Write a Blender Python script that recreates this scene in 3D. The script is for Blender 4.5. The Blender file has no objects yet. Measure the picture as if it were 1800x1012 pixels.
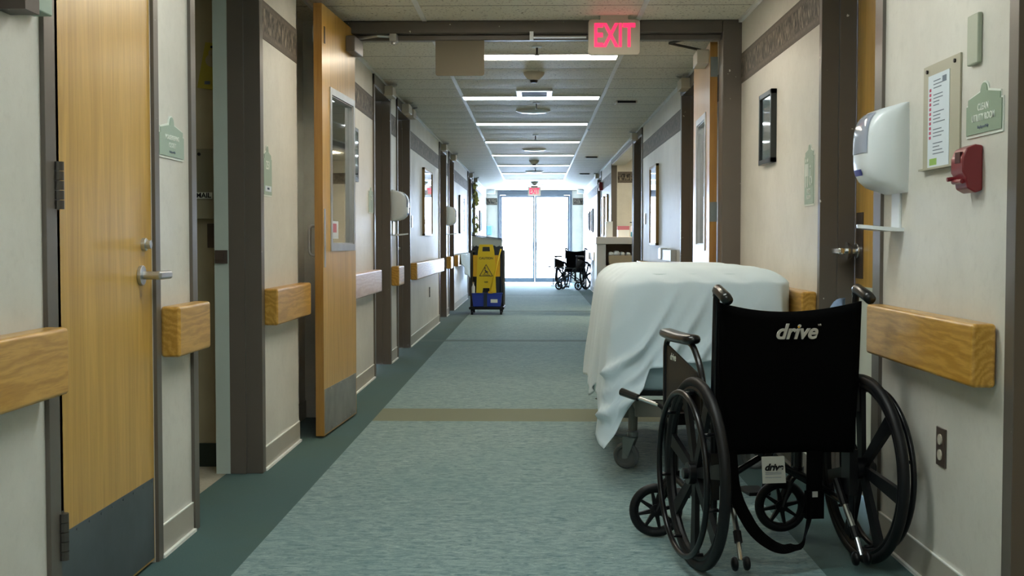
import bpy, bmesh, math, random
from mathutils import Vector, Matrix, noise
random.seed(7)
scn = bpy.context.scene
PI = math.pi
def R(d): return math.radians(d)

# ---------------------------------------------------------------- camera
cam_d = bpy.data.cameras.new('camera'); cam = bpy.data.objects.new('camera', cam_d)
scn.collection.objects.link(cam); scn.camera = cam
cam_d.sensor_width = 36.0; cam_d.lens = 36.0 * 2118 / 1800
cam.location = (0, 0, 1.06)
cam.rotation_euler = (R(90 - 2.217), 0, R(1.109))
cam_d.clip_start = 0.05; cam_d.clip_end = 300

# ---------------------------------------------------------------- world, daylight, exposure
w = bpy.data.worlds.new('world'); scn.world = w; w.use_nodes = True
bg = w.node_tree.nodes['Background']
bg.inputs[0].default_value = (0.58, 0.74, 1.0, 1); bg.inputs[1].default_value = 15.0
scn.view_settings.view_transform = 'Standard'; scn.view_settings.look = 'None'
scn.view_settings.exposure = 1.45; scn.view_settings.gamma = 1.0
scn.view_settings.use_curve_mapping = False
pl = bpy.data.lights.new('door_portal', 'AREA'); pl.shape = 'RECTANGLE'; pl.size = 1.9; pl.size_y = 2.25
pl.cycles.is_portal = True
po = bpy.data.objects.new('door_portal', pl); scn.collection.objects.link(po)
po.location = (0.0, 31.2, 1.15); po.rotation_euler = (R(-90), 0, 0)      # at the glass doors, facing in
LAMP_FAR = 4.6; LAMP_NEAR = 8.8
LAMP_WARM = (1.0, 0.90, 0.74); LAMP_COOL = (0.84, 0.95, 1.0); LAMP_NEU = (0.93, 1.0, 0.96)

XL, XR, ZC, ZH = -1.255, 1.22, 2.37, 2.27      # wall planes, ceiling height, door head height
YB, YE = -2.6, 31.0                            # wall behind the camera, far wall

# ---------------------------------------------------------------- materials
def nt(name):
    m = bpy.data.materials.new(name); m.use_nodes = True
    t = m.node_tree; return m, t, t.nodes['Principled BSDF']
def mix(t, a, b, fac, mode='MIX'):
    n = t.nodes.new('ShaderNodeMix'); n.data_type = 'RGBA'; n.blend_type = mode
    for s, v in ((n.inputs[6], a), (n.inputs[7], b)):
        if isinstance(v, (tuple, list)): s.default_value = (*v[:3], 1)
        else: t.links.new(v, s)
    if isinstance(fac, (int, float)): n.inputs[0].default_value = fac
    else: t.links.new(fac, n.inputs[0])
    return n.outputs[2]
def coord(t, kind='Object', scale=(1, 1, 1)):
    tc = t.nodes.new('ShaderNodeTexCoord'); mp = t.nodes.new('ShaderNodeMapping')
    mp.inputs['Scale'].default_value = scale
    t.links.new(tc.outputs[kind], mp.inputs[0]); return mp.outputs[0]
def noi(t, vec, scale, detail=4, rough=0.55, dist=0.0):
    n = t.nodes.new('ShaderNodeTexNoise'); n.inputs['Scale'].default_value = scale
    n.inputs['Detail'].default_value = detail; n.inputs['Roughness'].default_value = rough
    n.inputs['Distortion'].default_value = dist
    t.links.new(vec, n.inputs['Vector']); return n.outputs[0]
def ramp(t, fac, lo, hi, a=(0, 0, 0), b=(1, 1, 1)):
    r = t.nodes.new('ShaderNodeValToRGB'); t.links.new(fac, r.inputs[0])
    r.color_ramp.elements[0].position = lo; r.color_ramp.elements[1].position = hi
    r.color_ramp.elements[0].color = (*a, 1); r.color_ramp.elements[1].color = (*b, 1)
    return r.outputs[0]
def mth(t, op, a, b=None):
    n = t.nodes.new('ShaderNodeMath'); n.operation = op
    for i, v in enumerate((a, b)):
        if v is None: continue
        if isinstance(v, (int, float)): n.inputs[i].default_value = v
        else: t.links.new(v, n.inputs[i])
    return n.outputs[0]
def bump(t, p, h, s=0.3, d=0.002):
    b = t.nodes.new('ShaderNodeBump'); b.inputs['Strength'].default_value = s; b.inputs['Distance'].default_value = d
    t.links.new(h, b.inputs['Height']); t.links.new(b.outputs[0], p.inputs['Normal'])
def plain(name, c, rough=0.5, metal=0.0, var=0.0, scale=8, bmp=0, spec=None, coat=0, emis=None, es=0):
    m, t, p = nt(name)
    p.inputs['Roughness'].default_value = rough; p.inputs['Metallic'].default_value = metal
    if spec is not None: p.inputs['Specular IOR Level'].default_value = spec
    if coat: p.inputs['Coat Weight'].default_value = coat; p.inputs['Coat Roughness'].default_value = 0.12
    v = coord(t)
    f = noi(t, v, scale, 6)
    c2 = tuple(x * (1 - var) for x in c)
    t.links.new(mix(t, c2, c, ramp(t, f, 0.3, 0.7)), p.inputs['Base Color'])
    if bmp: bump(t, p, noi(t, v, scale * 12, 3), bmp)
    if emis: p.inputs['Emission Color'].default_value = (*emis, 1); p.inputs['Emission Strength'].default_value = es
    return m
def emit(name, c, s):
    m, t, p = nt(name); p.inputs['Base Color'].default_value = (*c, 1)
    p.inputs['Emission Color'].default_value = (*c, 1); p.inputs['Emission Strength'].default_value = s
    return m

M = {}
def wallmat():
    m, t, p = nt('wall_vinyl'); v = coord(t)
    a = noi(t, v, 2.2, 8, 0.65); b = noi(t, v, 26, 5, 0.7)
    c = mix(t, (0.63, 0.61, 0.55), (0.73, 0.71, 0.645), ramp(t, a, 0.35, 0.65))
    c = mix(t, c, (0.55, 0.53, 0.47), mth(t, 'MULTIPLY', ramp(t, b, 0.52, 0.72), 0.35))
    t.links.new(c, p.inputs['Base Color']); p.inputs['Roughness'].default_value = 0.42
    bump(t, p, noi(t, v, 170, 4), 0.22, 0.001); return m
M['wall'] = wallmat()
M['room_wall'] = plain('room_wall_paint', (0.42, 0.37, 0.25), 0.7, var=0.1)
M['base'] = plain('vinyl_base', (0.47, 0.445, 0.38), 0.45, var=0.08, scale=5)
M['bead'] = plain('white_caulk', (0.88, 0.9, 0.86), 0.5)
def taupe():
    m, t, p = nt('taupe_frame_paint'); v = coord(t)
    c = mix(t, (0.112, 0.096, 0.080), (0.140, 0.120, 0.102), noi(t, v, 3, 5))
    c = mix(t, c, (0.62, 0.60, 0.55), ramp(t, noi(t, v, 38, 2, 0.5), 0.765, 0.78))
    t.links.new(c, p.inputs['Base Color']); p.inputs['Roughness'].default_value = 0.33
    bump(t, p, noi(t, v, 40, 3), 0.08); return m
M['taupe'] = taupe()
M['frame_lite'] = plain('worn_frame_edge', (0.40, 0.36, 0.31), 0.35, var=0.2, scale=5)
M['pale'] = plain('pale_green_paint', (0.50, 0.58, 0.54), 0.4, var=0.05)
M['cream'] = plain('cream_paint', (0.66, 0.60, 0.47), 0.4, var=0.05)
def border():
    m, t, p = nt('wallpaper_border'); v = coord(t, 'Object', (1, 1, 1))
    vo = t.nodes.new('ShaderNodeTexVoronoi'); vo.inputs['Scale'].default_value = 34
    t.links.new(coord(t, 'Object', (1, 1, 0.45)), vo.inputs['Vector'])
    n = noi(t, coord(t, 'Object', (1, 1.4, 0.42)), 42, 3, 0.6)
    sx = t.nodes.new('ShaderNodeSeparateXYZ'); t.links.new(v, sx.inputs[0])
    c = mix(t, (0.022, 0.018, 0.015), (0.34, 0.29, 0.22), ramp(t, n, 0.44, 0.58))
    c = mix(t, c, (0.06, 0.05, 0.04), mth(t, 'MULTIPLY', ramp(t, vo.outputs['Distance'], 0.3, 0.6), 0.6))
    z = sx.outputs[2]
    e1 = mth(t, 'GREATER_THAN', z, 2.135); e2 = mth(t, 'LESS_THAN', z, 2.03)
    st = mth(t, 'PINGPONG', mth(t, 'MULTIPLY', z, 60.0), 1.0)
    e = mth(t, 'MAXIMUM', e1, e2)
    c2 = mix(t, (0.085, 0.07, 0.058), (0.19, 0.16, 0.13), st)
    c2 = mix(t, c2, (0.12, 0.10, 0.08), ramp(t, n, 0.4, 0.6))
    t.links.new(mix(t, c, c2, e), p.inputs['Base Color']); p.inputs['Roughness'].default_value = 0.6
    bump(t, p, n, 0.4, 0.003); return m
M['border'] = border()
def wood(name, c1, c2, c3, grain=1.0, rough=0.32, vertical=True, coat=0.25):
    m, t, p = nt(name)
    v = coord(t, 'Object', (9, 9, 0.55) if vertical else (7, 0.7, 7))
    a = noi(t, v, 2.2 * grain, 8, 0.6, 1.2)
    b = noi(t, coord(t, 'Object', (60, 60, 1.6) if vertical else (50, 1.5, 50)), 3.0, 6, 0.7)
    c = mix(t, c1, c2, ramp(t, a, 0.32, 0.68))
    c = mix(t, c, c3, mth(t, 'MULTIPLY', ramp(t, b, 0.5, 0.75), 0.45))
    t.links.new(c, p.inputs['Base Color']); p.inputs['Roughness'].default_value = rough
    p.inputs['Coat Weight'].default_value = coat; p.inputs['Coat Roughness'].default_value = 0.2
    bump(t, p, b, 0.08, 0.001); return m
M['maple'] = wood('maple_door_veneer', (0.47, 0.265, 0.048), (0.66, 0.40, 0.095), (0.38, 0.19, 0.03), coat=.12)
M['maple_edge'] = wood('maple_edge', (0.32, 0.15, 0.025), (0.46, 0.24, 0.05), (0.24, 0.10, 0.02))
M['maple_lit'] = wood('maple_door_lit', (0.56, 0.34, 0.15), (0.66, 0.44, 0.22), (0.46, 0.26, 0.11))  # lit copy of maple: brightness on the right leaf put into its colour
def oak(name, c1, c2, c3):
    m, t, p = nt(name)
    v = coord(t, 'Object', (3.2, 0.55, 3.2))
    wv = t.nodes.new('ShaderNodeTexWave'); wv.wave_type = 'RINGS'; wv.rings_direction = 'Y'
    wv.inputs['Scale'].default_value = 4.2; wv.inputs['Distortion'].default_value = 11
    wv.inputs['Detail'].default_value = 4; wv.inputs['Detail Scale'].default_value = 1.4
    t.links.new(v, wv.inputs['Vector'])
    b = noi(t, coord(t, 'Object', (70, 4, 70)), 2.5, 6, 0.7)
    c = mix(t, c1, c2, wv.outputs['Fac'])
    c = mix(t, c, c3, mth(t, 'MULTIPLY', ramp(t, b, 0.48, 0.72), 0.6))
    t.links.new(c, p.inputs['Base Color']); p.inputs['Roughness'].default_value = 0.33
    p.inputs['Coat Weight'].default_value = 0.35; p.inputs['Coat Roughness'].default_value = 0.18
    bump(t, p, b, 0.12, 0.001); return m
M['oak'] = oak('oak_handrail', (0.50, 0.26, 0.038), (0.66, 0.37, 0.075), (0.36, 0.16, 0.022))
M['oak_pink'] = oak('bleached_oak_handrail', (0.60, 0.40, 0.30), (0.70, 0.52, 0.42), (0.50, 0.32, 0.24))
def carpet():
    m, t, p = nt('corridor_carpet'); v = coord(t)
    sx = t.nodes.new('ShaderNodeSeparateXYZ'); t.links.new(v, sx.inputs[0]); x, y = sx.outputs[0], sx.outputs[1]
    n1 = noi(t, coord(t, 'Object', (1, 2.3, 1)), 17, 9, 0.78, 1.2)
    n2 = noi(t, v, 190, 4, 0.8); n3 = noi(t, v, 1.3, 4, 0.6)
    c = mix(t, (0.06, 0.15, 0.165), (0.40, 0.52, 0.51), ramp(t, n1, 0.36, 0.66))
    c = mix(t, c, (0.04, 0.125, 0.135), mth(t, 'MULTIPLY', ramp(t, n2, 0.45, 0.75), 0.55))
    c = mix(t, c, (0.12, 0.24, 0.25), mth(t, 'MULTIPLY', ramp(t, n3, 0.4, 0.7), 0.4))
    d = mix(t, (0.018, 0.068, 0.068), (0.048, 0.125, 0.12), ramp(t, n2, 0.3, 0.7))
    d = mix(t, d, (0.035, 0.085, 0.06), mth(t, 'MULTIPLY', ramp(t, n3, 0.45, 0.65), 0.5))
    o = mix(t, (0.14, 0.165, 0.095), (0.205, 0.225, 0.145), ramp(t, n2, 0.3, 0.7))
    def band(s, lo, hi): return mth(t, 'MULTIPLY', mth(t, 'GREATER_THAN', s, lo), mth(t, 'LESS_THAN', s, hi))
    inner = band(x, -0.965, 0.925)
    c = mix(t, d, c, inner)
    c = mix(t, c, o, mth(t, 'MULTIPLY', band(y, 7.07, 7.60), band(x, -0.965, 0.925)))
    dk = mix(t, (0.045, 0.09, 0.085), (0.085, 0.15, 0.14), ramp(t, n2, 0.3, 0.7))
    for a_, b_ in ((12.73, 12.95), (18.2, 18.42), (23.6, 23.8)):
        c = mix(t, c, dk, mth(t, 'MULTIPLY', band(y, a_, b_), 0.8))
    t.links.new(c, p.inputs['Base Color']); p.inputs['Roughness'].default_value = 0.85
    p.inputs['Specular IOR Level'].default_value = 0.25
    p.inputs['Sheen Weight'].default_value = 0.15
    bump(t, p, n2, 0.6, 0.004); return m
M['carpet'] = carpet()
def tile():
    m, t, p = nt('acoustic_ceiling_tile'); v = coord(t)
    sx = t.nodes.new('ShaderNodeSeparateXYZ'); t.links.new(v, sx.inputs[0]); y = sx.outputs[1]
    n = noi(t, v, 60, 3, 0.6); n2 = noi(t, v, 1.6, 3)
    c = mix(t, (0.70, 0.67, 0.56), (0.78, 0.75, 0.64), n2)
    c = mix(t, c, (0.16, 0.13, 0.08), ramp(t, n, 0.60, 0.66))
    f = mth(t, 'FRACT', mth(t, 'MULTIPLY', mth(t, 'ADD', y, 6.06), 1 / 0.61))
    ln = mth(t, 'LESS_THAN', f, 0.022)
    c = mix(t, c, (0.07, 0.06, 0.045), mth(t, 'MULTIPLY', ln, 0.85))
    t.links.new(c, p.inputs['Base Color']); p.inputs['Roughness'].default_value = 0.55
    h = mth(t, 'ADD', mth(t, 'MULTIPLY', mth(t, 'SINE', mth(t, 'MULTIPLY', f, PI)), 3.0), mth(t, 'MULTIPLY', n, 0.25))
    bump(t, p, h, 0.5, 0.004); return m
M['tile'] = tile()
M['grid'] = plain('white_grid_metal', (0.85, 0.86, 0.85), 0.3, var=0.1)
M['white'] = plain('white_plastic', (0.78, 0.83, 0.86), 0.3, coat=0.3)
M['offwhite'] = plain('ivory_plastic', (0.55, 0.51, 0.42), 0.45)
M['smoke'] = plain('smoky_window_plastic', (0.36, 0.40, 0.50), 0.15, coat=0.4)
M['blueink'] = plain('blue_ink', (0.02, 0.03, 0.25), 0.5)
M['chrome'] = plain('chrome', (0.8, 0.83, 0.86), 0.22, 1.0)
M['satin'] = plain('satin_steel', (0.6, 0.61, 0.62), 0.36, 1.0, var=0.15)
M['kick'] = plain('kick_plate_grey', (0.105, 0.125, 0.14), 0.38, 0.2, var=0.3, scale=6)
M['kick_steel'] = plain('kick_plate_steel', (0.36, 0.37, 0.36), 0.42, 0.55, var=0.35, scale=7)
M['kick_pale'] = plain('pale_door_panel', (0.66, 0.70, 0.62), 0.4, var=0.04)
M['darkmetal'] = plain('dark_hinge_metal', (0.10, 0.09, 0.08), 0.4, 0.6)
M['brown'] = plain('brown_plate', (0.07, 0.05, 0.04), 0.45)
M['black'] = plain('black_plastic', (0.004, 0.004, 0.005), 0.4, spec=.3)
M['blackm'] = plain('black_painted_metal', (0.004, 0.0045, 0.006), 0.3, spec=.35)
M['rubber'] = plain('tyre_rubber', (0.005, 0.0055, 0.007), 0.5, spec=.3)
M['spoke'] = plain('moulded_black_wheel', (0.003, 0.0035, 0.005), 0.45, spec=.3)
M['nylon'] = plain('black_upholstery', (0.0012, 0.0012, 0.0015), 0.8, bmp=0.2, scale=40, spec=0.06)
M['vinyl'] = plain('black_vinyl', (0.004, 0.004, 0.005), 0.28, coat=0.2)
M['panel'] = plain('dark_brown_guard', (0.022, 0.018, 0.016), 0.4, spec=.3)
M['sheet'] = plain('white_sheet', (0.72, 0.85, 0.94), 0.8, var=0.03, scale=3, bmp=0.08)
M['sheet_blue'] = plain('pale_blue_sheet', (0.55, 0.72, 0.80), 0.8, var=0.08, scale=6)
M['bedmetal'] = plain('taupe_bed_frame', (0.20, 0.195, 0.165), 0.4, 0.2, var=0.15)
M['grey_rubber'] = plain('grey_caster_rubber', (0.12, 0.13, 0.13), 0.5)
M['castmetal'] = plain('zinc_caster', (0.25, 0.28, 0.28), 0.4, 0.7, var=0.2)
M['green'] = plain('sage_sign', (0.27, 0.36, 0.26), 0.5)
M['greenL'] = plain('pale_sage_sign', (0.36, 0.46, 0.38), 0.5)
M['signwhite'] = plain('sign_white', (0.78, 0.82, 0.76), 0.5)
M['red'] = plain('red_plastic', (0.22, 0.014, 0.022), 0.35, coat=0.2)
M['dkred'] = plain('dark_red', (0.06, 0.006, 0.008), 0.5)
M['paper'] = plain('paper', (0.70, 0.77, 0.83), 0.7)
M['ink'] = plain('ink_grey', (0.16, 0.20, 0.26), 0.7)
M['pinkink'] = plain('ink_pink', (0.55, 0.10, 0.18), 0.7)
M['limeink'] = plain('ink_lime', (0.30, 0.50, 0.12), 0.7)
M['tan'] = plain('tan_backing', (0.42, 0.40, 0.30), 0.4)
M['yellow'] = plain('yellow_plastic', (0.85, 0.62, 0.02), 0.4)
M['yellowd'] = plain('amber_plastic', (0.80, 0.46, 0.02), 0.4)
M['blue'] = plain('blue_plastic', (0.012, 0.045, 0.40), 0.35, coat=0.2)
M['navy'] = plain('navy_bag', (0.02, 0.035, 0.06), 0.5, var=0.3)
M['clear'] = plain('frosted_bin', (0.50, 0.58, 0.60), 0.3)
M['denim'] = plain('blue_cloth', (0.17, 0.24, 0.36), 0.85, bmp=0.2)
M['gold'] = plain('gold_frame', (0.28, 0.17, 0.05), 0.35, 0.3)
M['bframe'] = plain('black_frame', (0.015, 0.02, 0.02), 0.3)
M['matblue'] = plain('blue_mat', (0.11, 0.22, 0.28), 0.5)
M['print'] = plain('picture_print', (0.6, 0.66, 0.72), 0.5, var=0.4, scale=14)
M['beigecab'] = plain('beige_laminate', (0.42, 0.34, 0.24), 0.5, var=0.05)
M['lavender'] = plain('white_laminate', (0.62, 0.60, 0.60), 0.4)
M['teal'] = plain('teal_plastic', (0.02, 0.25, 0.30), 0.4)
M['pink'] = plain('pink_card', (0.55, 0.18, 0.24), 0.6)
M['alu'] = plain('grey_aluminium', (0.15, 0.18, 0.23), 0.4)
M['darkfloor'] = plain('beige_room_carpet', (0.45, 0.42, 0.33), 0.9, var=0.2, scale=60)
M['greenbase'] = plain('dark_green_base', (0.01, 0.022, 0.016), 0.5)
M['snow'] = plain('bright_paving', (0.8, 0.8, 0.8), 0.8)
M['mint'] = plain('cyan_plastic', (0.25, 0.55, 0.70), 0.5)
M['floral'] = plain('yellow_leaf', (0.45, 0.45, 0.08), 0.8, var=0.85, scale=22)
def glassm(name, tint, gloss=1.45):
    m, t, p = nt(name); p.inputs['Transmission Weight'].default_value = 1.0
    p.inputs['Roughness'].default_value = 0.02; p.inputs['IOR'].default_value = gloss
    p.inputs['Base Color'].default_value = (*tint, 1); return m
M['glass'] = glassm('clear_glass', (0.9, 0.93, 0.9)); M['picglass'] = glassm('picture_glass', (1, 1, 1))
def doorglass():
    m, t, p = nt('door_glass'); out = t.nodes['Material Output']
    tr = t.nodes.new('ShaderNodeBsdfTransparent'); gl = t.nodes.new('ShaderNodeBsdfGlossy'); gl.inputs['Roughness'].default_value = 0.03
    mx = t.nodes.new('ShaderNodeMixShader'); mx.inputs[0].default_value = 0.08
    t.links.new(tr.outputs[0], mx.inputs[1]); t.links.new(gl.outputs[0], mx.inputs[2]); t.links.new(mx.outputs[0], out.inputs[0]); return m
M['doorglass'] = doorglass()
M['lamp_far'] = emit('tube_light_far', LAMP_COOL, LAMP_FAR)
M['lamp_warm'] = emit('tube_light_warm', LAMP_WARM, LAMP_NEAR)
M['lamp_near'] = emit('tube_light_near', LAMP_NEU, LAMP_NEAR)
M['exitred'] = emit('exit_red', (0.85, 0.02, 0.08), 0.75)
M['exitglow'] = emit('exit_led', (1.0, 0.05, 0.08), 6.0)

# ---------------------------------------------------------------- mesh helpers
def link(o): scn.collection.objects.link(o)
def meta(o, label=None, cat=None, group=None, kind=None):
    if label: o['label'] = label
    if cat: o['category'] = cat
    if group: o['group'] = group
    if kind: o['kind'] = kind
    return o
def empty(name, loc, rz=0.0, label=None, cat=None, group=None, kind=None):
    o = bpy.data.objects.new(name, None); link(o); o.location = loc; o.rotation_euler = (0, 0, rz)
    o.empty_display_size = 0.1
    return meta(o, label, cat, group, kind)
def BM(): return bmesh.new()
def box(bm, x0, x1, y0, y1, z0, z1):
    v = [bm.verts.new(p) for p in ((x0, y0, z0), (x1, y0, z0), (x1, y1, z0), (x0, y1, z0), (x0, y0, z1), (x1, y0, z1), (x1, y1, z1), (x0, y1, z1))]
    for f in ((0, 3, 2, 1), (4, 5, 6, 7), (0, 1, 5, 4), (1, 2, 6, 5), (2, 3, 7, 6), (3, 0, 4, 7)):
        bm.faces.new([v[i] for i in f])
    return bm
def obj(name, bm, m, parent=None, smooth=False, bevel=0, seg=2, world=False):
    """link a bmesh as one object; world=True: coordinates are world, parent unrotated"""
    if world and parent is not None:
        bmesh.ops.translate(bm, verts=bm.verts, vec=-Vector(parent.matrix_basis.translation if parent.parent is None else parent.parent.matrix_basis.translation))
    bmesh.ops.recalc_face_normals(bm, faces=bm.faces)
    me = bpy.data.meshes.new(name); bm.to_mesh(me); bm.free()
    me.materials.append(M[m] if isinstance(m, str) else m)
    if smooth:
        for p in me.polygons: p.use_smooth = True
    o = bpy.data.objects.new(name, me); link(o)
    if parent is not None: o.parent = parent
    if bevel:
        b = o.modifiers.new('bevel', 'BEVEL'); b.width = bevel; b.segments = seg; b.limit_method = 'ANGLE'; b.angle_limit = R(40)
        for p in me.polygons: p.use_smooth = True
        b.harden_normals = True
    return o
def bx(name, m, dims, parent=None, bevel=0, world=True, **k):
    return obj(name, box(BM(), *dims), m, parent, bevel=bevel, world=world, **k)
def prism(bm, pts, vec):
    vec = Vector(vec); a = [bm.verts.new(p) for p in pts]; b = [bm.verts.new(Vector(p) + vec) for p in pts]
    n = len(pts); bm.faces.new(a[::-1]); bm.faces.new(b)
    for i in range(n): bm.faces.new((a[i], a[(i + 1) % n], b[(i + 1) % n], b[i]))
    return bm
def frame_of(d):
    d = Vector(d).normalized(); u = Vector((0, 0, 1)) if abs(d.z) < 0.9 else Vector((1, 0, 0))
    a = d.cross(u).normalized(); return a, d.cross(a).normalized()
def tube(bm, pts, r, n=10, closed=False, cap=True):
    pts = [Vector(p) for p in pts]; rings = []; N = len(pts)
    rr = r if isinstance(r, (list, tuple)) else [r] * N
    pa = None
    for i, p in enumerate(pts):
        if closed: d = pts[(i + 1) % N] - pts[i - 1]
        elif i == 0: d = pts[1] - pts[0]
        elif i == N - 1: d = pts[-1] - pts[-2]
        else: d = (pts[i + 1] - p).normalized() + (p - pts[i - 1]).normalized()
        d.normalize()
        if pa is None: a, _ = frame_of(d)
        else: a = (pa - d * pa.dot(d)).normalized()
        b = d.cross(a); pa = a
        rings.append([bm.verts.new(p + (a * math.cos(2 * PI * k / n) + b * math.sin(2 * PI * k / n)) * rr[i]) for k in range(n)])
    for i in range(N if closed else N - 1):
        q, s = rings[i], rings[(i + 1) % N]
        for k in range(n): bm.faces.new((q[k], q[(k + 1) % n], s[(k + 1) % n], s[k]))
    if not closed and cap: bm.faces.new(rings[0][::-1]); bm.faces.new(rings[-1])
    return bm
def arc_pts(pts, r=0.04, n=5):
    """round the corners of a polyline"""
    P = [Vector(p) for p in pts]; out = [P[0]]
    for i in range(1, len(P) - 1):
        a = (P[i - 1] - P[i]); b = (P[i + 1] - P[i]); l = min(r, a.length * .45, b.length * .45)
        a = P[i] + a.normalized() * l; b = P[i] + b.normalized() * l
        for k in range(n + 1):
            t = k / n; out.append(a * (1 - t) ** 2 + P[i] * 2 * t * (1 - t) + b * t * t)
    out.append(P[-1]); return out
def cyl(bm, c, axis, r, h, n=24, r2=None):
    c = Vector(c); d = Vector(axis).normalized()
    return tube(bm, [c - d * h / 2, c + d * h / 2], [r, r if r2 is None else r2], n)
def lathe(bm, c, axis, prof, n=24):
    """prof: (radius, height along axis)"""
    c = Vector(c); d = Vector(axis).normalized(); a, b = frame_of(d); rings = []
    for r, h in prof:
        rings.append([bm.verts.new(c + d * h + (a * math.cos(2 * PI * k / n) + b * math.sin(2 * PI * k / n)) * max(r, 1e-5)) for k in range(n)])
    for q, s in zip(rings, rings[1:]):
        for k in range(n): bm.faces.new((q[k], q[(k + 1) % n], s[(k + 1) % n], s[k]))
    bm.faces.new(rings[0][::-1]); bm.faces.new(rings[-1]); return bm
def torus(bm, c, axis, Rr, r, n=48, k=10):
    c = Vector(c); a, b = frame_of(axis)
    return tube(bm, [c + (a * math.cos(2 * PI * i / n) + b * math.sin(2 * PI * i / n)) * Rr for i in range(n)], r, k, closed=True)
def text(name, s, size, m, loc, rot, parent=None, ext=0.0008, shear=0, off=0, sx=1.0, align='CENTER'):
    cu = bpy.data.curves.new(name, 'FONT'); cu.body = s; cu.size = size; cu.extrude = ext; cu.shear = shear; cu.offset = off
    cu.align_x = align; cu.align_y = 'CENTER'
    o = bpy.data.objects.new(name, cu); link(o)
    bpy.context.view_layer.update()
    me = bpy.data.meshes.new_from_object(o.evaluated_get(bpy.context.evaluated_depsgraph_get()))
    bpy.data.objects.remove(o); me.materials.clear(); me.materials.append(M[m])
    me.transform(Matrix.Diagonal((sx, 1, 1, 1)))
    o = bpy.data.objects.new(name, me); link(o); o.rotation_euler = rot
    if parent is not None:
        o.parent = parent; o.location = Vector(loc)
    else: o.location = loc
    return o
WX = {'L': XL, 'R': XR}; SG = {'L': 1, 'R': -1}
def wp(side, y, z, d=0.0): return (WX[side] + SG[side] * d, y, z)
ROTW = {'L': (PI / 2, 0, PI / 2), 'R': (PI / 2, 0, -PI / 2)}
def wbox(side, y0, y1, z0, z1, d0, d1):
    a, b = sorted((WX[side] + SG[side] * d0, WX[side] + SG[side] * d1)); return (a, b, y0, y1, z0, z1)
def wtext(side, s, size, m, root, y, z, d, name='lettering', **k):
    return text(name, s, size, m, Vector(wp(side, y, z, d)) - Vector(root.location), ROTW[side], root, **k)

# ---------------------------------------------------------------- the setting
OPEN_L = [(3.16, 3.92), (4.40, 5.46), (9.36, 10.35), (10.92, 11.96), (15.72, 16.84), (17.42, 18.42), (22.3, 23.4), (23.9, 25.0)]
OPEN_R = [(2.05, 3.07), (4.33, 5.16), (9.05, 10.05), (13.8, 14.9), (15.1, 19.3), (22.3, 23.6)]
RECESS = (6.345, 7.2)
TH = 0.20
def wall(side, openings):
    bm = BM(); s = SG[side]; y = YB
    a, b = sorted((WX[side], WX[side] - s * TH))
    for o0, o1 in sorted(openings + ([RECESS] if side == 'L' else [])):
        box(bm, a, b, y, o0, 0, ZC)
        if (o0, o1) != RECESS: box(bm, a, b, o0, o1, ZH, ZC)
        y = o1
    box(bm, a, b, y, YE, 0, ZC)
    if side == 'L': box(bm, XL - 0.25, XL - 0.13, RECESS[0] - 0.05, RECESS[1] + 0.05, -.05, ZC)
    return bm
o = obj('wall_left', wall('L', OPEN_L), 'wall'); meta(o, 'long cream vinyl-papered wall down the left side of the corridor', 'wall', kind='structure')
o = obj('wall_right', wall('R', OPEN_R), 'wall'); meta(o, 'long cream vinyl-papered wall down the right side of the corridor', 'wall', kind='structure')
bm = BM(); box(bm, XL - .2, -0.95, YE, YE + .15, 0, ZC); box(bm, 0.92, XR + .3, YE, YE + .15, 0, ZC); box(bm, -0.95, 0.92, YE, YE + .15, 2.33, ZC)
o = obj('wall_back', bm, 'wall'); meta(o, 'lavender-lit end wall around the bright glass doors', 'wall', kind='structure')
o = obj('wall_front', box(BM(), -2.0, 2.0, YB - .15, YB, 0, ZC), 'wall'); meta(o, 'plain end wall of the corridor behind the viewer', 'wall', kind='structure')
floor_bm = box(BM(), XL - .155, XR + .25, YB, YE + .1, -0.1, 0)
for a_, b_ in ((YB, 4.2), (5.7, YE + .1)): box(floor_bm, XL - .27, XL - .155, a_, b_, -0.1, 0)
o = obj('floor', floor_bm, 'carpet'); meta(o, 'teal-grey corridor carpet with dark green borders and an olive cross band', 'floor', kind='structure')
bm = BM(); box(bm, XL - .25, XR + .25, YB, YE, ZC, ZC + .1); 
o = obj('ceiling', bm, 'tile'); meta(o, 'suspended ceiling of speckled acoustic tiles', 'ceiling', kind='structure')
bm = BM(); box(bm, XR + .25, 3.4, 15.0, 19.4, -0.1, 0)
box(bm, -3.6, XL + .0, 4.2, 5.9, -0.1, 0) if False else None
o = obj('floor_alcove', bm, 'carpet'); meta(o, 'carpet inside the station alcove on the right', 'floor', kind='structure')
bm = BM(); box(bm, 1.30, 3.4, 19.285, 19.45, 0, ZC); box(bm, 3.3, 3.45, 15.0, 19.3, 0, ZC); box(bm, XR + TH, 3.4, 14.95, 15.1, 0, ZC); box(bm, XR, 3.4, 15.0, 19.4, ZC, ZC + .1)
o = obj('wall_alcove', bm, 'wall'); meta(o, 'beige inner walls of the station alcove on the right', 'wall', kind='structure')
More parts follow.
